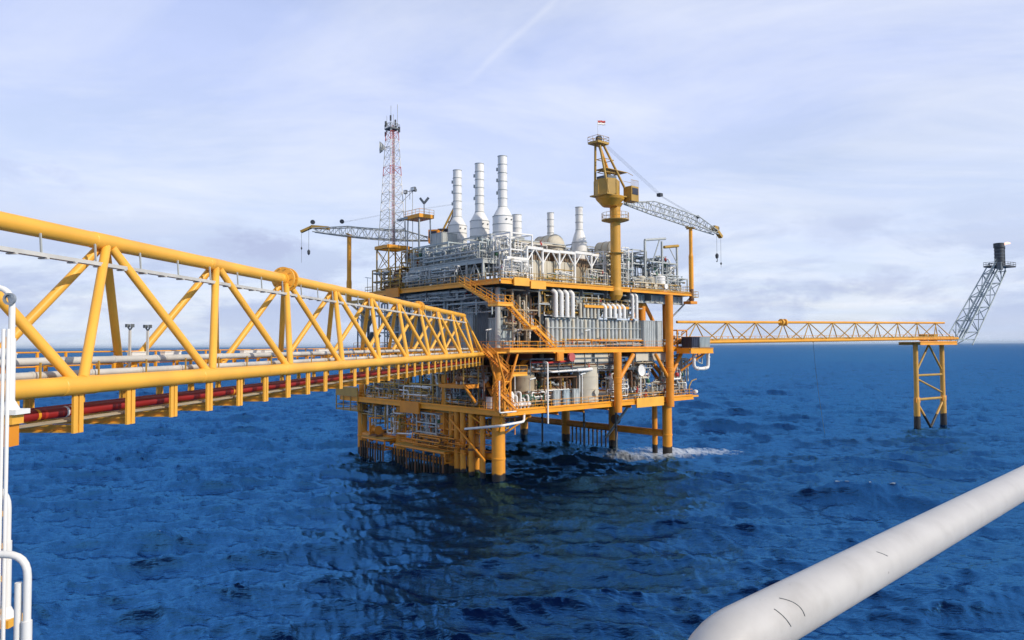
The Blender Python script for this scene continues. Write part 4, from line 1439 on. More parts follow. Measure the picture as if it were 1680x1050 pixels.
for k, (u, lb) in enumerate(((31.8, 'leftmost white dome topped tank at the right edge of the top deck'),
                             (34.4, 'middle white dome topped tank at the right edge of the top deck'),
                             (37.2, 'larger white dome topped tank in front of the grey gantry'))):
    vessel_v(lb, u, -1.6, 29.5, .85 + .15 * (k == 2), 2.6 + .4 * (k == 2), BEI if k < 2 else WHI, 93 + k, [GRY], 2)
rack('low grey pipes along the right edge of the top deck', 41.2, -1.8, 29.6, 6, 1.6, 2.6, 96, [GRY, WHI, OCH, WHI], GRY, 12, levels=1)
vessel_h('white drum at the right end of the top deck beside the crane rest', 43.0, -.4, 29.6, 2.6, .6, 97, WHI, [GRY], 0, 2, .3)
vessel_h('grey horizontal drum right behind the yellow crane column', 28.5, 3.5, 33.0, 5, .9, 98, GRB, [GRY], 0, 4)
rack('grey lattice frame with pipes behind the yellow crane column', 29.5, 5, 29.6, 6, 5, 4.2, 99, P1, GRY, 16)


rack('thin white pipes on the top deck edge between the corner stair and the tallest stack', 2.6, -1.6, 29.6, 6.5, 1.6, 3.4, 201, [WHI, GRY, WHI, BEI], WHI, 14, levels=2, rr=(.04, .1), loose=True)
rack('thin white pipes in front of the left beige enclosure', 10.5, -1.7, 29.6, 8, 1.2, 2.2, 202, [WHI, GRY, OCH], WHI, 10, levels=1, rr=(.04, .09), loose=True)
rack('thin white pipes in front of the tan enclosure left of the crane column', 20.0, -1.7, 29.6, 5.5, 1.2, 3.0, 203, [WHI, GRY, BEI], WHI, 12, levels=2, rr=(.04, .1), loose=True)
rack('high white pipe bridge above the beige enclosures behind the portal frames', 15.0, 7.2, 34.8, 16, 2.4, 2.6, 204, [WHI, GRY, BEI, WHI], WHI, 22, levels=2, rr=(.06, .16), loose=True)
rack('pale pipes stacked behind the small stacks', 29.0, 10.5, 34.0, 8, 4, 4.2, 205, [GRY, WHI, BEI], GRY, 18, levels=2)
rack('dense grey pipes along the outer edge of the mezzanine', .9, 12.0, 33.4, 1.4, 15, 2.6, 206, [GRB, GRY, WHI, GRY], GRY, 26, levels=2, rr=(.05, .13))
rack('ochre pipes around the foot of the second crane', 5.8, 28.6, 33.4, 4, 6, 4.0, 207, [OCH, OCH, TAN, GRB], OCH, 16)
rack('dark piping close under the middle deck edge on the shaded side', -.6, 14, 15.2, 1.6, 24, 3.0, 208, [BRO, DGR, TAN, GRY], BRO, 26, levels=1, rr=(.05, .14))
rack('orange and grey pipes under the lowest deck edge at the corner', 1.5, 1.8, 6.6, 3.2, 4.0, 2.9, 209, [ORA, OCH, GRY, WHI], ORA, 12, levels=1, rr=(.05, .12))

for k, (u, v, z, lu, lv, h, mats, fm, n, lb) in enumerate((
        (-1.2, 7.5, 10.7, 1.2, 9, 3.2, [GRY, WHI, BRO, DGR, GRB], OCH, 26, 'small valves and thin pipes along the lowest deck rail right below the bridge end'),
        (-1.2, 18, 10.7, 1.2, 10, 3.0, [GRY, WHI, TAN, OCH], OCH, 26, 'small pale pipes along the lowest deck rail in the middle of the shaded face'),
        (-1.2, 30, 10.7, 1.2, 12, 3.0, [GRY, WHI, TAN, OCH, DGR], OCH, 28, 'thin tangled pipes along the lowest deck rail at the far left'),
        (1.0, 36, 7.0, 4.0, 8, 3.4, [OCH, GRY, DGR, GRB], OCH, 22, 'ochre and grey pipe bundle hanging from the far left catwalk'),
        (0.5, 6.0, 5.0, 3.0, 9, 4.6, [ORA, OCH, BRO, YEL], ORA, 22, 'orange pipes and bracing around the conductor heads below the lowest deck'),
        (-1.0, 24.5, 4.4, 2.0, 8, 5.0, [ORA, GRY, WHI, OCH], ORA, 22, 'orange and white pipes above the gap between the boat landings'),
        (-2.2, 12, 3.8, 1.6, 14, 2.2, [ORA, BRO, ORA, OCH], ORA, 24, 'orange pipework lying over the long boat landing'),
        (8, -1.8, 10.7, 10, 1.2, 2.6, [GRY, WHI, TAN, BRO, GRN], OCH, 24, 'thin pipes and small valves in front of the tan tank'),
        (24.5, -1.8, 10.7, 6, 1.2, 4.6, [GRY, WHI, TAN, BRO], GRY, 20, 'thin pale pipes between the cream tank and the big orange column'),
        (38, -2.0, 10.7, 12, 1.4, 3.0, [GRY, WHI, GRY, TAN, BEI, BRO], GRY, 40, 'thin pale pipes along the lowest deck rail below the container platform'),
        (25, -2.2, 19.6, 32, .9, 1.5, [ORA, GRY, OCH, BEI, GRY], OCH, 26, 'low orange and grey fittings along the middle deck rail on the sunlit face'),
        (20, -2.0, 15.6, 30, 1.2, 1.6, [BEI, GRY, WHI, DGR, TAN, BRO], GRY, 30, 'pale pipes and brackets slung under the middle deck edge on the sunlit face'),
        (-1.0, 14, 27.0, 1.0, 26, 1.6, [GRY, WHI, GRB, DGR], GRB, 34, 'thin grey pipes slung under the top deck edge on the shaded face'),
        (-1.1, 16, 29.8, 1.2, 16, 3.0, [GRY, WHI, GRB, GRY], GRY, 34, 'thin pale pipes along the top deck rail on the shaded face'),
        (36, -2.2, 29.7, 15, 1.0, 2.0, [GRY, WHI, BEI, OCH], GRY, 28, 'thin pale pipes along the top deck rail right of the crane column'),
        (12, 5.2, 33.6, 14, 2.4, 3.6, [WHI, GRY, BEI], WHI, 30, 'white pipes rising behind the portal frames right of the tallest stack'),
        (27.5, -.6, 29.6, 5.5, 2.4, 7.6, [GRY, WHI, GRB], GRY, 30, 'tall thin grey pipes on either side of the yellow crane column'),
        (3.5, 24.6, 29.8, 5.5, 3.0, 6.5, [GRB, GRY, DGR, OCH], GRB, 26, 'dark looped pipes between the mezzanine and the radio tower'))):
    rack(lb, u, v, z, lu, lv, h, 300 + k, mats, fm, n, levels=2 if h > 2.5 else 1, rr=(.04, .13), loose=True)
ub = T('underdeck_truss', 'orange zigzag truss below the lowest deck between the near leg and the left legs', 'truss', 0, 13, 6.8)
m = MB()
for k in range(8):
    y0, y1 = -12 + k * 3.0, -9 + k * 3.0
    m.tube((-.8, y0, 0), (-.8, y1, 2.6), .11, 6).tube((-.8, y1, 2.6), (-.8, y1, 0), .09, 6)
m.tube((-.8, -12, 0), (-.8, 12, 0), .15, 8)
m.build('truss_web', ORA, ub)
MB().bar((-.8, -12, 2.7), (-.8, 12, 2.7), .2, .24).build('top_beam', OCH, ub)

# ------------------------------------------------------------------ cranes
def lattice_boom(t, pts_lo, pts_hi, half, mat, name='boom'):
    """pts_lo/hi centre lines of lower and upper chords (lists), half widths list"""
    n = len(pts_lo)
    m = MB()
    q = lambda p, w, s, ax: Vector(p) + ax * (w * s)
    d = (Vector(pts_lo[-1]) - Vector(pts_lo[0]))
    ax = Vector((-d.y, d.x, 0)).normalized()
    for i in range(n - 1):
        for s in (-1, 1):
            a, b = q(pts_lo[i], half[i], s, ax), q(pts_lo[i + 1], half[i + 1], s, ax)
            c, e = q(pts_hi[i], half[i], s, ax), q(pts_hi[i + 1], half[i + 1], s, ax)
            m.tube(a, b, .12, 6)
            m.tube(c, e, .10, 6)
            m.tube(a, e, .06, 5) if i % 2 else m.tube(c, b, .06, 5)
            m.tube(a, c, .05, 5)
        m.tube(q(pts_lo[i], half[i], -1, ax), q(pts_lo[i + 1], half[i + 1], 1, ax), .05, 5)
        m.tube(q(pts_hi[i], half[i], -1, ax), q(pts_hi[i + 1], half[i + 1], 1, ax), .05, 5)
    return m.build(name, mat, t)


c1 = T('pedestal_crane', 'big yellow pedestal crane on the sunlit face with boom lying out to the right', 'crane', 23.6, -2.8, 28.0)
MB().lathe((0, 0, 0), [(.7, -.5), (1.1, .2), (1.1, 1.0), (.86, 1.5), (.86, 7.0), (.96, 7.05), (.96, 7.25), (.86, 7.3), (.86, 12.9), (.9, 14.0), (.9, 15.0), (1.35, 15.6)], 24).build('pedestal', PED, c1)
MB().lathe((0, 0, 7.3), [(1.0, -.06), (1.35, -.05), (1.35, .06), (1.0, .06)], 24).build('ring_platform', OCH, c1)
MB().lathe((0, 0, 12.9), [(.96, -.5), (2.3, -.12), (2.3, .0), (.96, .02)], 24).build('ring_platform', OCH, c1)
m = MB()
for k in range(16):
    a0, a1 = k * math.pi / 8, (k + 1) * math.pi / 8
    p, q = Vector((2.25 * math.cos(a0), 2.25 * math.sin(a0), 12.9)), Vector((2.25 * math.cos(a1), 2.25 * math.sin(a1), 12.9))
    m.tube(p, p + Vector((0, 0, 1.1)), .035, 5)
    for hh in (.55, 1.1):
        m.tube(p + Vector((0, 0, hh)), q + Vector((0, 0, hh)), .035, 5)
m.build('railing', OCH, c1)
MB().lathe((-1.3, 0, 0), [(1.3, 15.0), (2.3, 16.1), (2.45, 16.5)], 8).build('turntable', PED, c1)
MB().bbox(-4.2, 2.6, -1.9, 1.9, 16.5, 16.7).build('turntable_deck', OCH, c1)
MB().lathe((-2.1, 0, 0), [(2.05, 16.72), (2.05, 19.1), (1.9, 19.3)], 8, 'z', False).build('machinery_house', OCH, c1)
hs = MB()
for k in range(8):
    a = k * math.pi / 4
    hs.bar((-2.1 + 2.08 * math.cos(a), 2.08 * math.sin(a), 16.75), (-2.1 + 2.08 * math.cos(a), 2.08 * math.sin(a), 19.1), .1, .1)
hs.build('house_post', OCH, c1)
MB().bbox(-3.2, -1.0, -1.2, 1.2, 19.32, 19.9).build('winch_cover', DGR, c1)
cb = MB().bbox(1.0, 2.9, -2.7, -1.0, 15.9, 18.4).build('operator_cab', OCH, c1)
MB().bbox(1.2, 2.7, -2.76, -2.703, 17.0, 18.1).bbox(2.903, 2.96, -2.5, -1.2, 16.9, 18.1).build('window', NAV, cb)
m = MB()
for a in range(7):
    m.tube((1.0 + a * .31, -2.65, 18.4), (1.0 + a * .31, -2.65, 19.4), .03, 5)
m.tube((1.0, -2.65, 19.4), (2.9, -2.65, 19.4), .035, 5)
m.tube((1.0, -1.05, 19.4), (2.9, -1.05, 19.4), .035, 5)
m.build('cab_railing', OCH, c1)
top = Vector((-3.9, 0, 25.0))
for (p, r) in (((-3.3, -1.5, 16.7), .2), ((-3.3, 1.5, 16.7), .2), ((1.9, -1.5, 16.7), .2), ((1.9, 1.5, 16.7), .2)):
    MB().tube(p, top + Vector((0.5 if p[0] > 0 else -.4, p[1] * .3, 0)), r, 8).build('frame_leg', OCH, c1)
MB().tube((-.9, 0, 19.5), top, .22, 8).build('frame_leg', YEL, c1)
m = MB()
for z, x0, x1 in ((20.5, -3.5, .3), (22.6, -3.7, -1.2)):
    m.bar((x0, -.8, z), (x1, -.8, z), .1, .1).bar((x0, .8, z), (x1, .8, z), .1, .1).bar((x0, -.8, z), (x0, .8, z), .1, .1).bar((x1, -.8, z), (x1, .8, z), .1, .1)
m.bbox(-3.6, 1.9, -1.2, 1.2, 20.9, 21.0)
m.tube((1.9, -1.1, 21.0), (3.4, -1.1, 20.7), .05, 5)
m.build('frame_bracing', OCH, c1)
m = MB().bbox(-5.4, -2.7, -1.1, 1.1, 24.9, 25.1)
m.rail([(-5.4, -1.1, 25.1), (-2.7, -1.1, 25.1), (-2.7, 1.1, 25.1), (-5.4, 1.1, 25.1), (-5.4, -1.1, 25.1)], 1.0, 1.2, .04)
m.build('top_platform', OCH, c1)
MB().lathe((-3.9, 0, 25.9), [(.5, -.3), (.55, 0), (.5, .3)], 16, 'y').build('sheave', BLK, c1)
lo, hi, hw = [], [], []
N_ = 20
for i in range(N_ + 1):
    s = i / N_
    x = 2.6 + s * 27.5
    zl = 15.9 - 2.5 * s + (.35 * s * (1 - s))
    wdt = .25 + 1.55 * min(1, s / .25) * (1 - max(0, (s - .75) / .25) * .75)
    lo.append((x, 0, zl)); hi.append((x, 0, zl + wdt)); hw.append(.25 + .7 * min(1, s / .3) * (1 - max(0, (s - .75) / .25) * .6))
lattice_boom(c1, lo, hi, hw, GRY)
MB().bar((29.9, 0, 14.4), (31.8, 0, 13.0), .8, .55).bar((29.0, 0, 14.6), (30.2, 0, 14.5), 1.0, .8).build('boom_tip', OCH, c1)
MB().lathe((30.6, 0, 14.6), [(.42, -.2), (.45, 0), (.42, .2)], 14, 'y').lathe((24.0, 0, 16.1), [(.3, -.2), (.33, 0), (.3, .2)], 12, 'y').build('sheave', BLK, c1)
m = MB()
for y in (-.35, -.12, .12, .35):
    m.tube((-3.4, y, 25.6), (12.0, y, 18.9), .014, 5)
    m.tube((12.6, y * .6, 18.6), (24.0, y * .8, 16.0), .012, 5)
m.build('pendant_rope', DGR, c1)
MB().box((12.3, 0, 18.75), (.8, .8, .55)).build('bridle_block', BLK, c1)
MB().tube((30.3, 0, 14.0), (30.3, 0, 9.6), .03, 5).tube((31.7, .0, 12.9), (31.7, 0, 7.0), .028, 5).build('hoist_rope', DGR, c1)
MB().lathe((30.3, 0, 9.2), [(.06, -.6), (.3, -.3), (.34, .2), (.1, .5)], 10).lathe((31.7, 0, 7.8), [(.05, -.3), (.2, 0), (.05, .3)], 8).build('hook_block', BLK, c1)
MB().path([(30.3, 0, 8.7), (30.5, 0, 8.3), (30.3, 0, 8.0), (30.05, 0, 8.2)], .07, 6).build('hook', BLK, c1)
fl = T('flag', 'small red and white flag flying from the top of the yellow crane', 'flag', 23.6 - 5.3, -2.8 - 1.0, 53.1)
MB().tube((0, 0, 0), (0, 0, 3.4), .045, 6).build('flag_pole', WHI, fl)


def cloth(x0, z0, z1, L, mat, name):
    m = MB()
    n = 8
    vs, fs = [], []
    for k in range(n + 1):
        x = x0 + L * k / n
        y = .12 * math.sin(k * 1.3)
        for z in (z0, z1):
            for d in (-.012, .012):
                vs.append((x, y + d, z + .25 * k / n))
    for k in range(n):
        o, p = k * 4, (k + 1) * 4
        fs += [(o, p, p + 2, o + 2), (o + 1, o + 3, p + 3, p + 1), (o + 2, p + 2, p + 3, o + 3), (o, o + 1, p + 1, p)]
    m._add(vs, fs, True)
    return m.build(name, mat, fl)


cloth(.05, 3.0, 3.35, 1.7, RED, 'flag_cloth')
cloth(.05, 2.62, 2.99, 1.7, WHI, 'flag_cloth')

r1 = T('boom_rest', 'tall yellow boom rest post at the right end of the top deck', 'boom rest', 45.2, -2.8, 28.4)
MB().lathe((0, 0, 0), [(.4, -.4), (.52, 0), (.42, .3), (.42, 1.9)], 16).build('foot', BRO, r1)
MB().lathe((0, 0, 0), [(.44, 1.9), (.44, 8.0), (.34, 8.6), (.34, 13.3)], 16).build('post', YEL, r1)
MB().bar((-1.4, 0, 13.4), (1.0, 0, 13.4), .5, .2).bar((-.0, -.9, 13.3), (0, .9, 13.3), .3, .22).build('cradle', OCH, r1)
MB().bbox(-1.3, .8, -.7, .9, -.9, -.4).build('bracket', ORA, r1)
MB().rail([(-.9, -.9, .3), (.9, -.9, .3), (.9, .9, .3)], 1.1, .9).build('railing', OCH, r1)

# second crane behind, boom out to the left
c2 = T('pedestal_crane', 'orange crane behind the left tall stack with boom lying out to the left', 'crane', 11.0, 27.0, 29.4, None, math.atan2(15.4, -12.0))
MB().lathe((0, 0, 0), [(1.1, 0), (.95, .6), (.95, 7.5), (1.4, 8.6)], 20).build('pedestal', OCH, c2)
MB().lathe((0, 0, 8.6), [(1.4, 0), (2.2, .4), (2.2, .7)], 14).build('turntable', ORA, c2)
MB().bbox(-2.2, .9, -1.2, 1.2, 9.32, 11.2).build('machinery_house', DGR, c2)
MB().lathe((-1.2, .6, 10.2), [(.8, -1.7), (.8, -1.3), (.5, -1.28), (.5, 1.28), (.8, 1.3), (.8, 1.7)], 16, 'y').build('winch_drum', ORA, c2)
cb = MB().bbox(1.2, 3.0, .9, 2.7, 9.4, 11.9).build('operator_cab', ORA, c2)
MB().bbox(3.003, 3.06, 1.1, 2.5, 10.4, 11.6).bbox(1.4, 2.8, 2.703, 2.76, 10.4, 11.6).build('window', NAV, cb)
for y in (-1.2, 1.2):
    MB().tube((2.0, y, 9.4), (-1.8, y * .5, 17.0), .2, 8).build('frame_leg', OCH, c2)
    MB().tube((.2, y, 9.4), (-1.8, y * .5, 17.0), .22, 8).build('frame_leg', DGR, c2)
m = MB()
for s in (.3, .55, .8):
    m.bar(Vector((2, -1.2, 9.4)).lerp(Vector((-1.8, -.6, 17)), s), Vector((2, 1.2, 9.4)).lerp(Vector((-1.8, .6, 17)), s), .14, .14)
    m.bar(Vector((2, 1.2, 9.4)).lerp(Vector((-1.8, .6, 17)), s), Vector((.2, 1.2, 9.4)).lerp(Vector((-1.8, .6, 17)), s), .14, .14)
m.bbox(-2.4, 1.6, -1.0, 1.4, 12.1, 12.25)
m.build('frame_bracing', DGR, c2)
lo, hi, hw = [], [], []
for i in range(N_ + 1):
    s = i / N_
    x = 2.2 + s * 24.6
    zl = 10.2 + 2.5 * s - .5 * math.sin(math.pi * s)
    wdt = .25 + 1.6 * min(1, s / .25) * (1 - max(0, (s - .7) / .3) * .75)
    lo.append((x, 0, zl)); hi.append((x, 0, zl + wdt)); hw.append(.25 + .7 * min(1, s / .3) * (1 - max(0, (s - .75) / .25) * .6))
lattice_boom(c2, lo, hi, hw, GRY)
MB().bar((23.6, 0, 13.3), (27.2, 0, 13.7), .9, .6).bar((27.1, 0, 13.7), (29.4, 0, 12.8), .7, .45).build('boom_tip', OCH, c2)
MB().lathe((27.0, 0, 14.6), [(.42, -.2), (.45, 0), (.42, .2)], 14, 'y').build('sheave', BLK, c2)
MB().lathe((21.0, 0, 14.5), [(.4, -.2), (.43, 0), (.4, .2)], 12, 'y').build('sheave', BLK, c2)
m = MB()
for y in (-.3, .3):
    m.tube((-1.8, y, 17.0), (12, y * .8, 15.6), .012, 5)
    m.tube((12, y * .8, 15.6), (21, y, 14.3), .012, 5)
m.build('pendant_rope', DGR, c2)
MB().tube((27.8, 0, 13.3), (27.8, 0, 9.2), .035, 5).tube((29.3, 0, 12.8), (29.3, 0, 6.8), .03, 5).build('hoist_rope', DGR, c2)
MB().lathe((27.8, 0, 8.8), [(.06, -.6), (.26, -.3), (.3, .2), (.1, .5)], 10).lathe((29.3, 0, 9.6), [(.05, -.3), (.18, 0), (.05, .3)], 8).build('hook_block', BLK, c2)

r2 = T('boom_rest', 'tall yellow boom rest post at the far left of the platform', 'boom rest', -1.0, 42.4, 29.2)
MB().lathe((0, 0, 0), [(.5, -.6), (.5, 3.0), (.42, 3.6), (.42, 12.0)], 16).build('post', YEL, r2)
MB().bar((-1.0, -.9, 12.1), (1.0, .9, 12.1), .4, .2).build('cradle', OCH, r2)
MB().bar((0, -8.0, -.9), (0, .6, -.9), .5, .6).bar((.0, -7.4, -4.5), (0, -.3, -1.0), .3, .3).build('bracket', OCH, r2)

# yellow lookout platform on posts
lk = T('lookout_platform', 'yellow platform on thin posts left of the crane cab above the mezzanine', 'platform', 4.5, 27.0, 33.4)
MB().bbox(-1.6, 1.6, -2.4, 2.4, 9.4, 9.9).build('floor', YEL, lk)
MB().bbox(-1.7, -1.2, 1.2, 4.6, 9.5, 9.9).build('walkway', GRB, lk)
m = MB()
for x in (-1.3, 1.3):
    for y in (-2, 2):
        m.tube((x, y, 0), (x * .9, y * .9, 9.4), .13, 7)
m.build('post', GRY, lk)
MB().rail([(-1.6, 2.4, 9.9), (-1.6, -2.4, 9.9), (1.6, -2.4, 9.9)], 1.0, 1.2).build('railing', YEL, lk)
m = MB().tube((0, -1.6, 9.9), (0, -1.6, 12.2), .08, 6).bar((0, -1.6, 12.1), (.5, -2.3, 13.1), .18, .4).bar((0, -1.6, 12.1), (-.4, -.9, 13.1), .18, .4)
m.build('horn', DGR, lk)
# mast floodlights at the left
for (u, v, h, lb, two) in ((4.0, 30.6, 14.6, 'slim mast with one floodlight between the radio tower and the crane', 0),
                           (4.2, 28.6, 14.8, 'slim mast with a pair of dark floodlights left of the crane', 1)):
    t = T('floodlight_mast', lb, 'floodlight', u, v, 33.4)
    MB().tube((0, 0, 0), (0, 0, h), .06, 6).build('pole', GRY, t)
    for k in range(1 + two):
        MB().box((0, -.5 * k, h + .3), (.4, .6, .7), .3).build('lamp_head', DGR, t)
        MB().box((-.22, -.5 * k, h + .3), (.06, .5, .5), .3).build('lens', LENS, t)

# ------------------------------------------------------------------ radio tower
rt = T('radio_tower', 'slender red and white lattice radio tower at the left of the top deck', 'radio tower', 2.0, 32.0, 29.6)


def lattice_tower(t, z0, z1, w0, w1, n, mats, rleg, rbr, names=('leg', 'bracing')):
    for i in range(n):
        a, b = i / n, (i + 1) / n
        wa, wb = w0 + (w1 - w0) * a, w0 + (w1 - w0) * b
        za, zb = z0 + (z1 - z0) * a, z0 + (z1 - z0) * b
        mt = mats[i % len(mats)] if callable(mats) is False else mats(i)
        B = MB()
        cs_ = [(-1, -1), (1, -1), (1, 1), (-1, 1)]
        for k in range(4):
            x, y = cs_[k]; x2, y2 = cs_[(k + 1) % 4]
            MB().tube((x * wa / 2, y * wa / 2, za), (x * wb / 2, y * wb / 2, zb), rleg, 6).build(names[0], mt, t)
            B.tube((x * wa / 2, y * wa / 2, za), (x2 * wb / 2, y2 * wb / 2, zb), rbr, 5)
            B.tube((x2 * wa / 2, y2 * wa / 2, za), (x * wb / 2, y * wb / 2, zb), rbr, 5)
            B.tube((x * wb / 2, y * wb / 2, zb), (x2 * wb / 2, y2 * wb / 2, zb), rbr, 5)
        B.build(names[1], mt, t)


lattice_tower(rt, 0, 8.0, 4.0, 4.0, 2, [OCH], .15, .07)
m = MB()
for p, q in (((-2.2, -2.2), (2.2, -2.2)), ((2.2, -2.2), (2.2, 2.2)), ((2.2, 2.2), (-2.2, 2.2)), ((-2.2, 2.2), (-2.2, -2.2))):
    m.bar((p[0], p[1], 8.3), (q[0], q[1], 8.3), .35, .6)
m.build('ring_beam', YEL, rt)
seq = [GRY, GRY, GRY, GRY, WHI, GRY, WHI, WHI, REDW, WHI, GRY, WHI, REDW, GRY]
lattice_tower(rt, 8.6, 31.4, 3.6, 1.5, 14, lambda i: seq[i], .07, .036)
m = MB()
for dx in (-.2, .2):
    m.bar((dx, -.3, 8.6), (dx, -.3, 31.0), .07, .07)
for k in range(54):
    m.bar((-.2, -.3, 8.8 + k * .41), (.2, -.3, 8.8 + k * .41), .05, .05)
m.build('ladder', REDW, rt)
MB().tube((.35, .2, 8.6), (.35, .2, 31), .09, 6).tube((.5, 0, 8.6), (.5, 0, 29), .07, 6).build('cable_run', GRB, rt)
dd = MB()
dd.lathe((-1.9, 1.2, 27.2), [(.05, .1), (.7, -.12), (1.05, -.45), (1.12, -.45), (.75, .05), (.3, .4)], 22, 'x', True, False)
dd.tube((-1.6, 1.2, 27.2), (-.6, .6, 27.2), .1, 6)
dd.turn(-.62)
dd.build('dish', GRY, rt)
dd = MB().lathe((-1.2, .9, 29.6), [(.1, .1), (.45, -.15), (.48, -.2), (.2, .15)], 16, 'x', True, False).turn(-.6)
dd.build('dish', DGR, rt)
m = MB()
for (x, y, z, h) in ((-.7, -.7, 31.0, 3.4), (.7, .7, 31, 2.4), (.7, -.7, 31, 3.9), (-.7, .7, 31, 1.8)):
    m.tube((x, y, z), (x, y, z + h), .05, 6)
m.build('whip_antenna', GRY, rt)
m = MB()
for (x, y, z) in ((.9, -1.0, 30.2), (-.9, -.9, 32.0), (-.9, .8, 31.3), (1.2, .8, 32.0), (1.3, .8, 30.9)):
    m.bar((x, y, z - .5), (x, y, z + .5), .28, .22)
m.build('panel_antenna', BLK, rt)
m = MB().bbox(-1.0, 1.0, -1.0, 1.0, 30.2, 30.3)
m.rail([(-1, -1, 30.3), (1, -1, 30.3), (1, 1, 30.3), (-1, 1, 30.3), (-1, -1, 30.3)], .8, 1.0, .03)
m.build('top_platform', DGR, rt)
m = MB().tube((1.3, -1.0, 18.6), (4.0, -1.6, 19.2), .06, 6).tube((1.4, -1.0, 16.8), (3.4, -1.6, 19.0), .05, 6).tube((2.8, -1.6, 17.4), (2.8, -1.6, 19.2), .05, 6)
m.box((4.0, -1.6, 19.3), (.4, .5, .5))
m.build('side_arm', DGR, rt)
# goose-neck vents beside radio tower
gv = T('gooseneck_vent', 'dark looped vent pipes right of the radio tower base', 'vent pipe', 4.4, 30.0, 33.4)
for k in range(3):
    MB().path([(0, -k * .9, 0), (0, -k * .9, 4.6 - .3 * k), (.2, -k * .9 - .7, 4.6 - .3 * k), (.2, -k * .9 - .7, 3.4)], .14, 8, bend=.5).build('pipe', GRB if k else DGR, gv)
MB().bbox(-.4, .7, -2.6, .4, -3.6, 0).build('plinth', GRB, gv)

# small tube lamps on bent poles
def tube_lamp(label, u, v, z, rot=0.0):
    t = T('deck_lamp', label, 'lamp', u, v, z, 'slanted white tube lamps along the deck edges', rot)
    MB().path([(0, 0, 0), (0, 0, 2.5), (.25, -.3, 2.8)], .045, 6).build('pole', GRY, t)
    MB().bar((-.45, -.45, 2.78), (.75, -.35, 2.95), .22, .14).build('lamp_head', LENS, t)


tube_lamp('slanted white tube lamp on the middle deck near the bridge end', -1.2, 1.2, 19.5)
tube_lamp('slanted white tube lamp on the middle deck beside the corner stair', 1.5, -2.7, 19.5)
tube_lamp('slanted white tube lamp on the middle deck in front of the ribbed wall centre', 16, -2.7, 19.5)
tube_lamp('slanted white tube lamp by the white valves on the lowest deck', 3.8, -2.8, 12.2)
tube_lamp('slanted white tube lamp on the lowest deck left of the cream tank', 14.6, -2.9, 12.6)
tube_lamp('slanted white tube lamp on the lowest deck under the bridge', -1.7, 8.5, 12.4)
tube_lamp('slanted white tube lamp on the lowest deck at the far left', -1.7, 24, 12.8)
tube_lamp('bent lamp pole at the far left edge of the top deck', -1.6, 34.6, 29.6, 2.0)
# loose small kit on decks
rng = random.Random(77)
for k, (u, v, lb) in enumerate(((25.0, -2.4, 'orange drum on the lowest deck beside the big orange column'),
                                (36.6, -2.3, 'rusty drum on the lowest deck left of the right front leg'),
                                (22.2, -2.3, 'dark drum on the lowest deck beside the cream tank'))):
    t = T('oil_drum', lb, 'drum', u, v, 10.5)
    MB().lathe((0, 0, 0), [(.3, 0), (.3, .3), (.32, .31), (.32, .34), (.3, .35), (.3, .6), (.32, .61), (.32, .64), (.3, .65), (.3, .95)], 14).build('shell', (ORA, BRO, DGR)[k], t)
    MB().lathe((0, 0, .95), [(.27, 0), (.27, .02)], 14).build('lid', GRY, t)

# ------------------------------------------------------------------ link bridge (near)
BD = Vector((1.99, 15.73, 0)).normalized()
BANG = math.atan2(BD.y, BD.x) - math.pi / 2          # local +y along the bridge
ZB = 18.72
BR = empty('link_bridge', Vector((-16.3, 29.27, ZB)), BANG, 'long yellow tubular truss footbridge leading from the viewer to the platform', 'bridge')
BAY = 8.32
HW = 2.1
HT = 5.5
i0, i1 = -2, 9
for (x, z, a, b) in ((0, HT, i0 * BAY, i1 * BAY + .4), (HW, 0, (i0 - .5) * BAY, (i1 + .5) * BAY), (-HW, 0, (i0 - .5) * BAY, (i1 + .5) * BAY)):
    m = MB().tube((x, a, z), (x, b, z), .31, 24)
    for i in range(i0, i1 + 2):
        yc = i * BAY if x == 0 else (i - .5) * BAY
        if a + 1 < yc < b - 1:
            m.lathe((x, yc, z), [(.31, -.82), (.326, -.8), (.326, .8), (.31, .82)], 24, 'y', True, False)
    m.build('chord', YELC, BR)
for i in range(i0, i1 + 1):
    for s in (-1, 1):
        for d in (-.5, .5):
            MB().tube((s * .14, i * BAY + d * .35, HT - .22), (s * HW, (i + d) * BAY - d * .5, .22), .175, 14).build('brace', YELC, BR)
for i, k in ((2, 1.2), (6, .95)):
    m = MB()
    for dy in (-.28, .28):
        m.lathe((0, i * BAY + dy, HT), [(.3, -.09), (.62 * k, -.09), (.62 * k, .09), (.3, .09)], 26, 'y')
    m.lathe((0, i * BAY, HT), [(.40, -.5), (.40, .5)], 20, 'y')
    m.build('clamp', YELC, BR)
    m = MB()
    for a in range(10):
        an = a * math.pi / 5
        m.tube((.53 * k * math.cos(an), i * BAY - .45, HT + .53 * k * math.sin(an)), (.53 * k * math.cos(an), i * BAY + .45, HT + .53 * k * math.sin(an)), .04, 6)
    m.build('bolt', YEL, BR)
nu = 3 * (i1 - i0 + 1)
for k in range(nu + 1):
    y = (i0 - .5) * BAY + k * BAY / 3
    m = MB()
    for x in (-HW, HW):
        for dy in (-.135, .135):
            m.bar((x, y + dy, -.24), (x, y + dy, -1.60), .20, .085)
        for zz in (-.32, -1.55):
            m.box((x - .03, y, zz), (.05, .20, .08))
    m.hbeam((-HW, y, -1.50), (HW, y, -1.46), .22, .26, .05)
    m.build('hanger_frame', YELC, BR)
for x in (-1.6, .1, 1.6):
    MB().hbeam((x, (i0 - .5) * BAY, -.12), (x, (i1 + .5) * BAY, -.12), .14, .2, .03).build('stringer', OCH, BR)
MB().bbox(-1.75, -.75, (i0 - .5) * BAY, (i1 + .5) * BAY, .02, .08).build('walkway_grating', STE, BR)
m = MB()
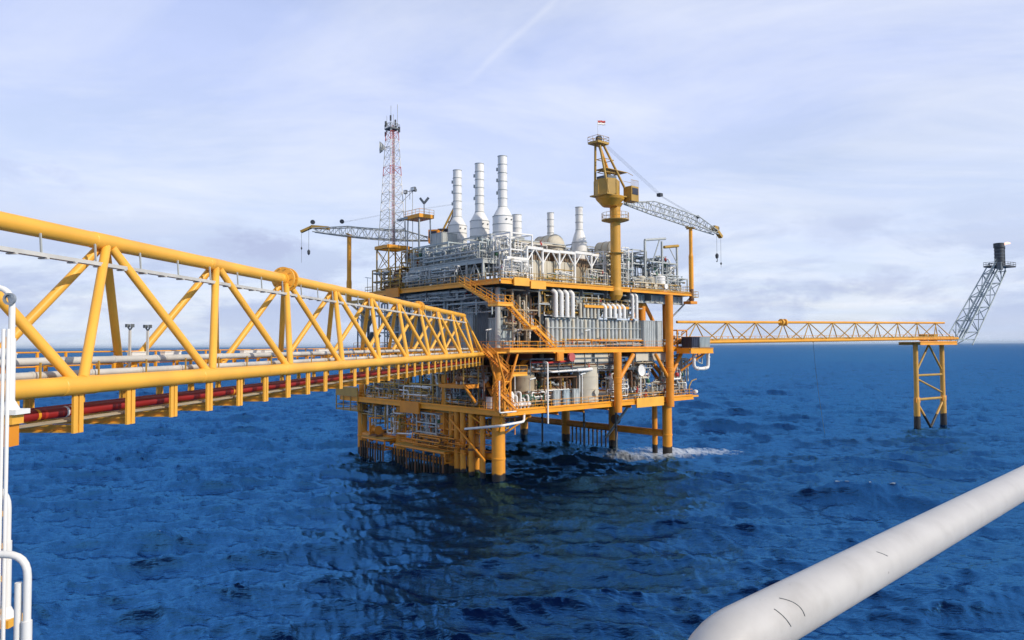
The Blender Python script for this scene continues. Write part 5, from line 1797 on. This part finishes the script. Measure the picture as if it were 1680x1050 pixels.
for k in range(nu + 1):
    y = (i0 - .5) * BAY + k * BAY / 3 + .12
    m.hbeam((-HW + .2, y, -.06), (HW - .2, y, -.06), .12, .16, .03)
m.build('cross_beam', OCH, BR)
ya, yb = (i0 - .5) * BAY, (i1 + .5) * BAY + 1.0
for (x, z, r, mt) in ((1.3, .36, .13, PIW), (.2, .80, .14, PIW), (-.5, .80, .11, PIW)):
    m = MB().tube((x, ya, z), (x, yb, z), r, 14)
    for k in range(nu):
        y = ya + (k + .6) * BAY / 3
        m.tube((x, y - .06, z), (x, y + .06, z), r * 1.12, 14)
    m.build('pipe', mt, BR)
for k in range(nu):
    y = ya + (k + .6) * BAY / 3
    MB().bar((1.3, y, 0.0), (1.3, y, .24), .12, .12).build('pipe_support', YEL, BR)
    MB().bar((.2, y, 0), (.2, y, .68), .1, .1).bar((-.5, y, 0), (-.5, y, .7), .1, .1).bar((-.5, y, .64), (.2, y, .64), .08, .08).build('pipe_support', YEL, BR)
    MB().bar((1.62, y, 0.0), (1.62, y, .8), .05, .05).build('stanchion', OCH, BR)
MB().tube((1.15, ya, -.95), (1.15, yb, -.95), .19, 14).build('red_pipe', REDD, BR)
MB().tube((.35, ya, -.93), (.35, yb, -.93), .15, 12).build('red_pipe', REDD, BR)
for (x, z, r) in ((1.78, -1.20, .04), (1.6, -1.19, .05), (1.42, -1.2, .04), (-.5, -1.18, .07), (-.9, -1.16, .09), (-1.3, -1.15, .08)):
    MB().tube((x, ya, z), (x, yb, z), r, 8).build('conduit', STE if x < 1.6 else TAN, BR)
for y, mt in ((-4.9, YEL), (-4.6, RED), (-3.6, WHI), (-3.35, WHI), (7.9, YEL), (20.2, YEL), (31.9, YEL)):
    MB().lathe((1.15, y, -.95), [(.197, -.06), (.197, .06)], 14, 'y', True, False).build('pipe_marking', mt, BR)
for k in range(nu):
    MB().box((.9, ya + (k + .5) * BAY / 3, -1.27), (.9, .9, .07)).build('pipe_shoe', YELC, BR)
# far side guard rail
m = MB()
n = int((yb - ya) / 1.5)
for k in range(n + 1):
    y = ya + k * 1.5
    m.bar((-1.85, y, .05), (-1.85, y, 1.1), .10, .06)
for z in (.55, 1.1):
    m.tube((-1.85, ya, z), (-1.85, yb, z), .035, 6)
m.build('guard_rail', YEL, BR)
# cable tray under top chord
m = MB().bbox(.24, .54, ya + 3, (i1) * BAY, HT - 1.06, HT - 1.0)
m.bbox(.24, .27, ya + 3, i1 * BAY, HT - 1.0, HT - .92).bbox(.51, .54, ya + 3, i1 * BAY, HT - 1.0, HT - .92)
m.tube((.34, ya + 3, HT - .95), (.34, i1 * BAY, HT - .95), .035, 6).tube((.43, ya + 3, HT - .95), (.43, i1 * BAY, HT - .95), .04, 6)
for k in range(nu * 2):
    y = ya + 3.2 + k * BAY / 6
    if y < i1 * BAY:
        m.box((.39, y, HT - 1.09), (.36, .12, .05))
m.build('cable_tray', PIW, BR)
for k in range(nu):
    y = ya + 3.2 + k * BAY / 3
    if y < i1 * BAY:
        MB().bar((.30, y, HT - 1.0), (.24, y, HT - .2), .06, .06).build('tray_hanger', GRY, BR)
# end portal at the platform
m = MB()
ye = (i1 + .5) * BAY
m.bar((-1.4, ye, .1), (-.6, ye - 2.5, 3.6), .12, .12).bar((1.5, ye, .1), (.7, ye - 2.4, 3.6), .14, .14).bar((-.6, ye - 2.5, 3.6), (.7, ye - 2.4, 3.6), .12, .12)
m.build('end_portal', YELC, BR)
MB().bbox(-2.3, 2.3, ye - .2, ye + 2.6, -.5, .1).build('landing_plate', YEL, BR)


def on_bridge(x, y, z):
    p = BR.matrix_world @ Vector((0, 0, 0)) if False else Vector((-16.3, 29.27, ZB))
    c, s = math.cos(BANG), math.sin(BANG)
    return p + Vector((x * c - y * s, x * s + y * c, z))


for (y, lb) in ((3.65, 'twin headed white floodlight post on the bridge nearest the first upright'),
                (4.95, 'second twin headed floodlight post on the bridge'),
                (40.5, 'small dark floodlight post on the bridge beyond the big clamp')):
    t = empty('bridge_floodlight', on_bridge(-1.45, y, .1), BANG, lb, 'floodlight', 'floodlight posts on the footbridge')
    MB().bar((0, 0, 0), (0, 0, 1.95), .09, .09).build('post', PIW if y < 30 else OCH, t)
    m = MB()
    for s in (-1, 1):
        m.box((s * .12, 0, 2.16), (.14, .15, .15), s * .4)
        m.bar((0, 0, 1.95), (s * .12, 0, 2.12), .05, .05)
    m.build('lamp_head', DGR, t)
for (y, L, lb) in ((-3.5, 1.6, 'white box on the bridge railing at the left edge of the view'), (4.45, 1.1, 'white box beside the first floodlight post on the bridge'), (7.1, 1.4, 'white box on the bridge railing right of the floodlight posts'),
                   (15.4, 2.2, 'long white box on the bridge before the clamp'), (17.8, 1.6, 'white box on the bridge just before the big clamp'),
                   (27.0, 2.4, 'white box on the bridge rail past the big clamp')):
    t = empty('rail_box', on_bridge(-1.62, y, .68), BANG, lb, 'box', 'white boxes on the bridge railing')
    MB().bbox(-.12, .12, -L / 2, L / 2, 0, .36).build('housing', WHI, t)
    MB().bbox(-.15, .15, -L / 2 - .02, L / 2 + .02, .363, .40).build('lid', WHI, t)

# ------------------------------------------------------------------ flare bridge, tower and boom
FS = Vector((30.2, 134.0, 0))
FD = Vector((.844, .537, 0)).normalized()
FANG = math.atan2(FD.y, FD.x)                        # local +x along the bridge
FB = empty('flare_bridge', FS, FANG, 'slender yellow truss bridge running right from the platform to the flare tower', 'bridge')
LEN = 92.0


def zlo(t):
    return 20.35 + .75 * t / LEN


def zhi(t):
    return 24.1 + .95 * t / LEN


def segtube(m, x0, x1, y, zf, r):
    m.tube((x0, y, zf(x0)), (x1, y, zf(x1)), r, 12)


for y, zf, a, b, r in ((0, zhi, 0, 93, .25), (1.7, zlo, 0, 96, .30), (-1.7, zlo, 0, 96, .30)):
    m = MB()
    segtube(m, a, b, y, zf, r)
    m.build('chord', YEL, FB)
t0, bay = 5.0, 8.4
for i in range(11):
    x = t0 + i * bay
    for s in (-1, 1):
        for d in (-.5, .5):
            xx = x + d * bay
            if 0 < xx < 95:
                MB().tube((x, s * .1, zhi(x) - .1), (xx, s * 1.7, zlo(xx) + .1), .115, 8).build('brace', OCH, FB)
m = MB()
for i in range(0, 34):
    x = 1 + i * 2.8
    m.bar((x, -1.7, zlo(x)), (x, 1.7, zlo(x)), .14, .18)
m.build('cross_beam', YEL, FB)
for y, r in ((-.7, .28), (.2, .16), (.8, .13)):
    m = MB()
    m.tube((0, y, zlo(0) + .35), (96, y, zlo(96) + .35), r, 10)
    m.build('pipe', OCH if r > .2 else GRY, FB)
m = MB()
for s in (-1.45, 1.45):
    for i in range(60):
        x = 1 + i * 1.58
        m.bar((x, s, zlo(x)), (x, s, zlo(x) + 1.05), .05, .05)
    m.tube((1, s, zlo(1) + 1.05), (94, s, zlo(94) + 1.05), .03, 5)
m.build('guard_rail', YEL, FB)
m = MB()
xc = t0 + 3 * bay
for dx in (-.55, .55):
    m.lathe((xc + dx, 0, zhi(xc)), [(.25, -.16), (.72, -.16), (.72, .16), (.25, .16)], 20, 'x')
m.lathe((xc, 0, zhi(xc)), [(.36, -1.1), (.36, 1.1)], 16, 'x')
m.build('clamp', YELC, FB)

FT = empty('flare_tower', FS + FD * 85.6, FANG, 'two legged yellow trestle standing in the sea under the end of the flare bridge', 'trestle')
for x in (-6.0, 6.0):
    MB().lathe((x, 0, 0), [(.75, -6), (.75, .2), (.68, 6.5), (.55, 7.0), (.55, 20.1)], 16).build('leg', paint('tower_yellow', (.62, .33, .05), .45, .1, rust=.15, growth=2.6) if x < 0 else MATS['tower_yellow'], FT)
for p, q, r in (((-6, 0, 12.2), (6, 0, 12.2), .28), ((-6, 0, 6.4), (6, 0, 6.4), .32), ((-6, 0, 11.5), (6, 0, 6.6 + 1.0), .22), ((-6, 0, 13), (0, 0, 19.6), .24), ((6, 0, 13), (0, 0, 19.6), .24)):
    MB().tube(p, q, r, 10).build('brace', OCH, FT)
for s in (-1, 1):
    MB().tube((s * 6, 0, 5.8), (0, 0, -.6), .3, 10).build('brace', MATS['tower_yellow'], FT)
m = MB().bbox(-8.6, 8.2, -2.6, 2.6, 20.15, 20.3)
m.hbeam((-8.6, -2.6, 19.9), (8.2, -2.6, 19.9), .25, .7, .06).hbeam((-8.6, 2.6, 19.9), (8.2, 2.6, 19.9), .25, .7, .06)
m.build('top_deck', YEL, FT)
MB().rail([(-8.6, -2.6, 20.3), (8.2, -2.6, 20.3), (8.2, 2.6, 20.3)], 1.1, 1.5).build('railing', YEL, FT)
m = MB()
for x in (-6, 6):
    m.box((x - .75, -.2, 6.3), (.3, .4, 1.2)).box((x + .75, -.2, 6.3), (.3, .4, 1.2))
m.build('fender', ORA, FT)
for x in (-2.2, 2.0):
    MB().bbox(x - .7, x + .7, -.7, .7, 20.5, 22.2).build('junction_box', OCH, FT)

# inclined flare boom
FM = empty('flare_boom', FS + FD * 101.0 + Vector((0, 0, 21.0)), FANG, 'grey lattice flare boom leaning outward over the sea at far right', 'flare boom')
A, B = Vector((0, 0, 0)), Vector((20.5, 0, 19.6))
ax = (B - A).normalized()
nrm = Vector((-ax.z, 0, ax.x))
NB = 6
hw_ = lambda s: 2.1 - .5 * s
for i in range(NB):
    a, b = i / NB, (i + 1) / NB
    Bm = MB()
    cs_ = [(-1, -1), (1, -1), (1, 1), (-1, 1)]
    pt = lambda s, c: A.lerp(B, s) + Vector((0, c[0] * hw_(s), 0)) + nrm * (c[1] * hw_(s))
    for k in range(4):
        c, d = cs_[k], cs_[(k + 1) % 4]
        MB().tube(pt(a, c), pt(b, c), .16, 8).build('leg', FLR, FM)
        Bm.tube(pt(b, c), pt(b, d), .11, 6)
        Bm.tube(pt(a, c), pt(b, d), .11, 6) if (i + k) % 2 else Bm.tube(pt(a, d), pt(b, c), .11, 6)
    Bm.build('bracing', FLR, FM)
for y, o, r in ((-.5, .2, .24), (.5, .0, .16), (1.0, .5, .12)):
    MB().tube(A + Vector((-6, y, -.2)), A + Vector((0, y, 0)) + nrm * o, r, 8).tube(A + Vector((0, y, 0)) + nrm * o, B + Vector((0, y, 0)) + nrm * o, r, 8).build('gas_pipe', FLR, FM)
m = MB()
lad = [A + nrm * 2.3 + Vector((0, -.3, 0)), B + nrm * 2.0 + Vector((0, -.3, 0))]
m.bar(lad[0], lad[1], .5, .08)
for k in range(14):
    q = lad[0].lerp(lad[1], k / 13)
    m.tube(q + Vector((0, -.3, 0)), q + Vector((0, -.3, 0)) + nrm * 1.0, .035, 5)
m.tube(lad[0] + nrm + Vector((0, -.3, 0)), lad[1] + nrm + Vector((0, -.3, 0)), .04, 5)
m.build('ladder_walkway', FLR, FM)
m = MB().bbox(18.0, 25.4, -2.4, 2.4, 19.6, 19.85)
m.rail([(18, -2.4, 19.85), (25.4, -2.4, 19.85), (25.4, 2.4, 19.85), (18, 2.4, 19.85), (18, -2.4, 19.85)], 1.1, 1.6, .045)
m.build('head_platform', BLK, FM)
m = MB().tube((25.0, 0, 19.5), (23.0, 0, 16.4), .14, 6).tube((23.0, 0, 16.4), (21.5, 0, 19.5), .14, 6)
m.build('bracket', FLR, FM)
MB().lathe((20.9, -.3, 19.85), [(1.0, 0), (1.12, .4), (1.12, 5.0), (1.3, 5.1), (1.3, 6.3), (1.1, 6.35)], 20).build('flare_tip', BLK, FM)
fs = MB()
for k in range(5):
    fs.lathe((20.9, -.3, 19.85 + .6 + k * .95), [(1.15, -.08), (1.22, -.08), (1.22, .08), (1.15, .08)], 20)
fs.build('seam_band', DGR, FM)
MB().lathe((24.4, 0, 19.85), [(.28, 0), (.28, 5.0), (.34, 5.05), (.34, 5.8)], 12).build('flare_tip', BLK, FM)
MB().bbox(17.2, 18.4, -2.3, -1.3, 18.6, 20.6).build('junction_box', DGR, FM)
MB().tube(A + Vector((-2.5, -1.6, 0)), A + Vector((1.8, -1.6, 4.5)), .12, 6).bar(A + Vector((-8, -1.6, 2.4)), A + Vector((1.5, -1.6, 2.6)), .1, .1).tube(A + Vector((-4, -1.6, 0)), A + Vector((-1, -1.6, 2.4)), .12, 6).tube(A + Vector((-7, -1.6, 2.3)), A + Vector((-4, -1.6, 0)), .12, 6).tube(A + Vector((-7.5, 1.6, 2.3)), A + Vector((-4.5, 1.6, 0)), .12, 6).bar(A + Vector((-8, -1.6, -.2)), A + Vector((3.5, -1.6, -.2)), .15, .3).bar(A + Vector((-8, 1.6, -.2)), A + Vector((3.5, 1.6, -.2)), .15, .3).build('base_frame', FLR, FM)

flm = empty('gas_flame', FM.location + FD * 24.6 + Vector((0, 0, 25.9)), FANG, 'small pale orange flame at the slim flare pipe', 'flame')
mm = MB()
for (dx, dz, r, l) in ((0, .3, .3, .8), (.9, .55, .36, 1.0), (2.0, .75, .34, 1.1), (3.0, .8, .26, .9)):
    mm.lathe((dx, 0, dz), [(.02, -l), (r * .7, -l * .5), (r, 0), (r * .7, l * .5), (.02, l)], 12, 'x')
mm.build('flame', FLAME, flm)

cbx = empty('hanging_cable', FS + FD * 40.0 + Vector((0, 0, 19.9)), FANG, 'thin dark cable hanging from the flare bridge into the sea', 'cable')
pp = [(0, 0, .4), (.6, 0, -5), (1.6, 0, -11), (3.2, 0, -18.5), (4.0, 0, -20.5)]
MB().path(pp, .035, 6).build('cable', BLK, cbx)
MB().lathe((0, 0, .5), [(.12, -.15), (.12, .15)], 10).build('clamp', BLK, cbx)


# ------------------------------------------------------------------ foreground: white hand rail at right, white stair rails at left
def scuffed_shaded_white():
    m = bpy.data.materials.new('scuffed_shaded_white_paint')
    m.use_nodes = True
    nt = m.node_tree
    L = nt.links.new
    b = nt.nodes['Principled BSDF']
    tcn = nt.nodes.new('ShaderNodeTexCoord')

    def noise(scale, det, sc3=(1, 1, 1), off=(0, 0, 0)):
        mp = nt.nodes.new('ShaderNodeMapping')
        mp.inputs['Scale'].default_value = sc3
        mp.inputs['Location'].default_value = off
        L(tcn.outputs['Object'], mp.inputs[0])
        n = nt.nodes.new('ShaderNodeTexNoise')
        n.inputs['Scale'].default_value = scale
        n.inputs['Detail'].default_value = det
        n.inputs['Roughness'].default_value = .6
        L(mp.outputs[0], n.inputs['Vector'])
        return n.outputs['Fac']

    def ramp(x, a, c, b_, d):
        r = nt.nodes.new('ShaderNodeValToRGB')
        r.color_ramp.elements[0].position = a
        r.color_ramp.elements[0].color = c
        r.color_ramp.elements[1].position = b_
        r.color_ramp.elements[1].color = d
        L(x, r.inputs[0])
        return r.outputs[0]
    base = ramp(noise(14, 6), .3, (.46, .445, .425, 1), .7, (.54, .525, .50, 1))  # white base greyed to paint in overhead shade; dirt and chips are wear
    dirt = ramp(noise(9, 7, (1, 1, 1), (3, 1, 7)), .55, (0, 0, 0, 1), .8, (.55, .55, .55, 1))
    chips = ramp(noise(75, 3, (1, 1, 1), (1, 5, 2)), .72, (0, 0, 0, 1), .76, (1, 1, 1, 1))
    cur = base
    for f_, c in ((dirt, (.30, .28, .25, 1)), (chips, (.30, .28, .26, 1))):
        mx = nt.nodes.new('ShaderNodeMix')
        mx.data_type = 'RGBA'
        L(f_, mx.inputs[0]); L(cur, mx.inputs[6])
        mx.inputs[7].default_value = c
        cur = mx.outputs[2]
    L(cur, b.inputs['Base Color'])
    b.inputs['Roughness'].default_value = .38
    bp = nt.nodes.new('ShaderNodeBump')
    bp.inputs['Strength'].default_value = .25
    bp.inputs['Distance'].default_value = .001
    L(noise(60, 5), bp.inputs['Height'])
    L(bp.outputs[0], b.inputs['Normal'])
    return m


SCW = scuffed_shaded_white()
HRdir = Vector((.795, .75, 0)).normalized()
HR = empty('hand_rail', Vector((.17, .704, 18.6)), math.atan2(HRdir.y, HRdir.x), 'thick scuffed white hand rail close to the viewer at lower right', 'hand rail')
m = MB()
m.path([(0, 0, -.2), (0, 0, 1.10), (4.5, 0, 1.105)], .0302, 32, bend=.085, seg=10)
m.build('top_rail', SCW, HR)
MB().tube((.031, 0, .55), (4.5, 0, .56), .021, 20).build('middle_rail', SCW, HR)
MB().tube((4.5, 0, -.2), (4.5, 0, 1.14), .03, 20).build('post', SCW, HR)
# two dark score marks and small scratches wrapped on the rail
def score(x0, x1, a0, a1, w=.0005, bow=0.0):
    pts = []
    for k in range(17):
        u = k / 16
        x = x0 + (x1 - x0) * u + bow * math.sin(u * math.pi)
        a = math.radians(a0 + (a1 - a0) * u)
        pts.append((x, (.0304) * math.cos(a), 1.1002 + (.0304) * math.sin(a)))
    m = MB()
    for p, q in zip(pts[:-1], pts[1:]):
        m.tube(p, q, w, 6, caps=False)
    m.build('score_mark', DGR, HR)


score(.122, .137, 130, 172)
score(.146, .170, 116, 168, .0005, .006)
score(.408, .424, 122, 142, .0006)

# white stair rails on the viewer's own platform at far left
LS = empty('access_stairs', Vector((-4.6, 6.0, 17.6)), 0, 'white railed access stairs of the viewer\'s own platform at far left', 'stairs')


def loop_rail(x0, x1, y, z0, z1, r=.037):
    return MB().path([(x0, y, z1), (x1, y, z1), (x1, y, z0)], r, 14, bend=.16, seg=6)


loop_rail(-.9, .495, 0, 1.97, 2.90, .024).build('handrail', WHI, LS)
MB().tube((.495, 0, 1.97), (.495, 0, 2.48), .032, 14).tube((.495, 0, 1.90), (.495, 0, 1.97), .07, 14, .034).build('rail_post', WHI, LS)
MB().bbox(-1.2, .60, -.09, .09, 1.86, 1.90).build('base_plate', WHI, LS)
MB().bbox(-1.2, .56, -.07, .07, 1.78, 1.857).build('platform_edge', YELC, LS)
MB().bbox(.44, .53, -.06, .06, 1.60, 1.777).build('bracket', ORA, LS)
loop_rail(-.9, .56, -.1, .34, 1.28, .024).build('handrail', WHI, LS)
MB().tube((.56, -.1, .34), (.56, -.1, .86), .032, 14).tube((.56, -.1, .26), (.56, -.1, .34), .07, 14, .034).build('rail_post', WHI, LS)
MB().bbox(-1.2, .64, -.19, -.01, .20, .26).build('platform_edge', YELC, LS)
loop_rail(-.9, 1.12, -.7, -1.2, .92, .026).build('handrail', WHI, LS)
MB().tube((1.12, -.7, -1.2), (1.12, -.7, .45), .034, 14).build('rail_post', WHI, LS)
MB().tube((1.055, -.7, -1.2), (1.055, -.7, .72), .024, 12).build('rail_post', WHI, LS)
for x, dx in ((.607, .242), (.568, .242)):
    MB().tube((x, -.2, 2.55), (x + dx, -.55, -1.2), .014, 12).build('stringer_rail', WHI, LS)
m = MB()
for k in range(8):
    m.bar((-.4, -.3 - k * .04, 1.1 - k * .24), (.60 + k * .028, -.3 - k * .04, 1.1 - k * .24), .2, .04)
m.build('tread', YELC, LS)
MB().path([(-.3, -.35, .92), (.55, -.35, .92)], .03, 10).build('cross_rail', WHI, LS)
MB().lathe((.50, -.04, 2.80), [(.035, -.012), (.05, -.012), (.05, .012), (.035, .012)], 16, 'y', True, False).build('ring', STE, LS)
MB().path([(-.6, .3, 2.35), (.30, .3, 2.35)], .05, 10).build('cross_rail', WHI, LS)

# the viewer's own deck, which carries the rail and the stairs (just below the picture)
dk = MB().bbox(-4.9, 5.2, -4.0, .62, 18.28, 18.4)
dk.bbox(-7.0, -4.95, -4.0, 7.0, 18.28, 18.4)
dk.bbox(-7.0, -5.0, 5.6, 6.4, 16.4, 18.27)
tag(dk.build('deck', GRY), 'grey steel deck under the viewer', 'deck', kind='structure')

# ------------------------------------------------------------------ sea haze
hz = MB().box((0, 0, 32.0), (130000, 130000, 74.0))
hm = bpy.data.materials.new('haze_air')
hm.use_nodes = True
hm.node_tree.nodes.clear()
pv = hm.node_tree.nodes.new('ShaderNodeVolumePrincipled')
pv.inputs['Color'].default_value = (0.66, 0.82, 1.0, 1)
pv.inputs['Density'].default_value = 0.00004
ho = hm.node_tree.nodes.new('ShaderNodeOutputMaterial')
hm.node_tree.links.new(pv.outputs[0], ho.inputs['Volume'])
tag(hz.build('haze', hm), 'thin pale sea haze softening the horizon', 'haze', kind='stuff')
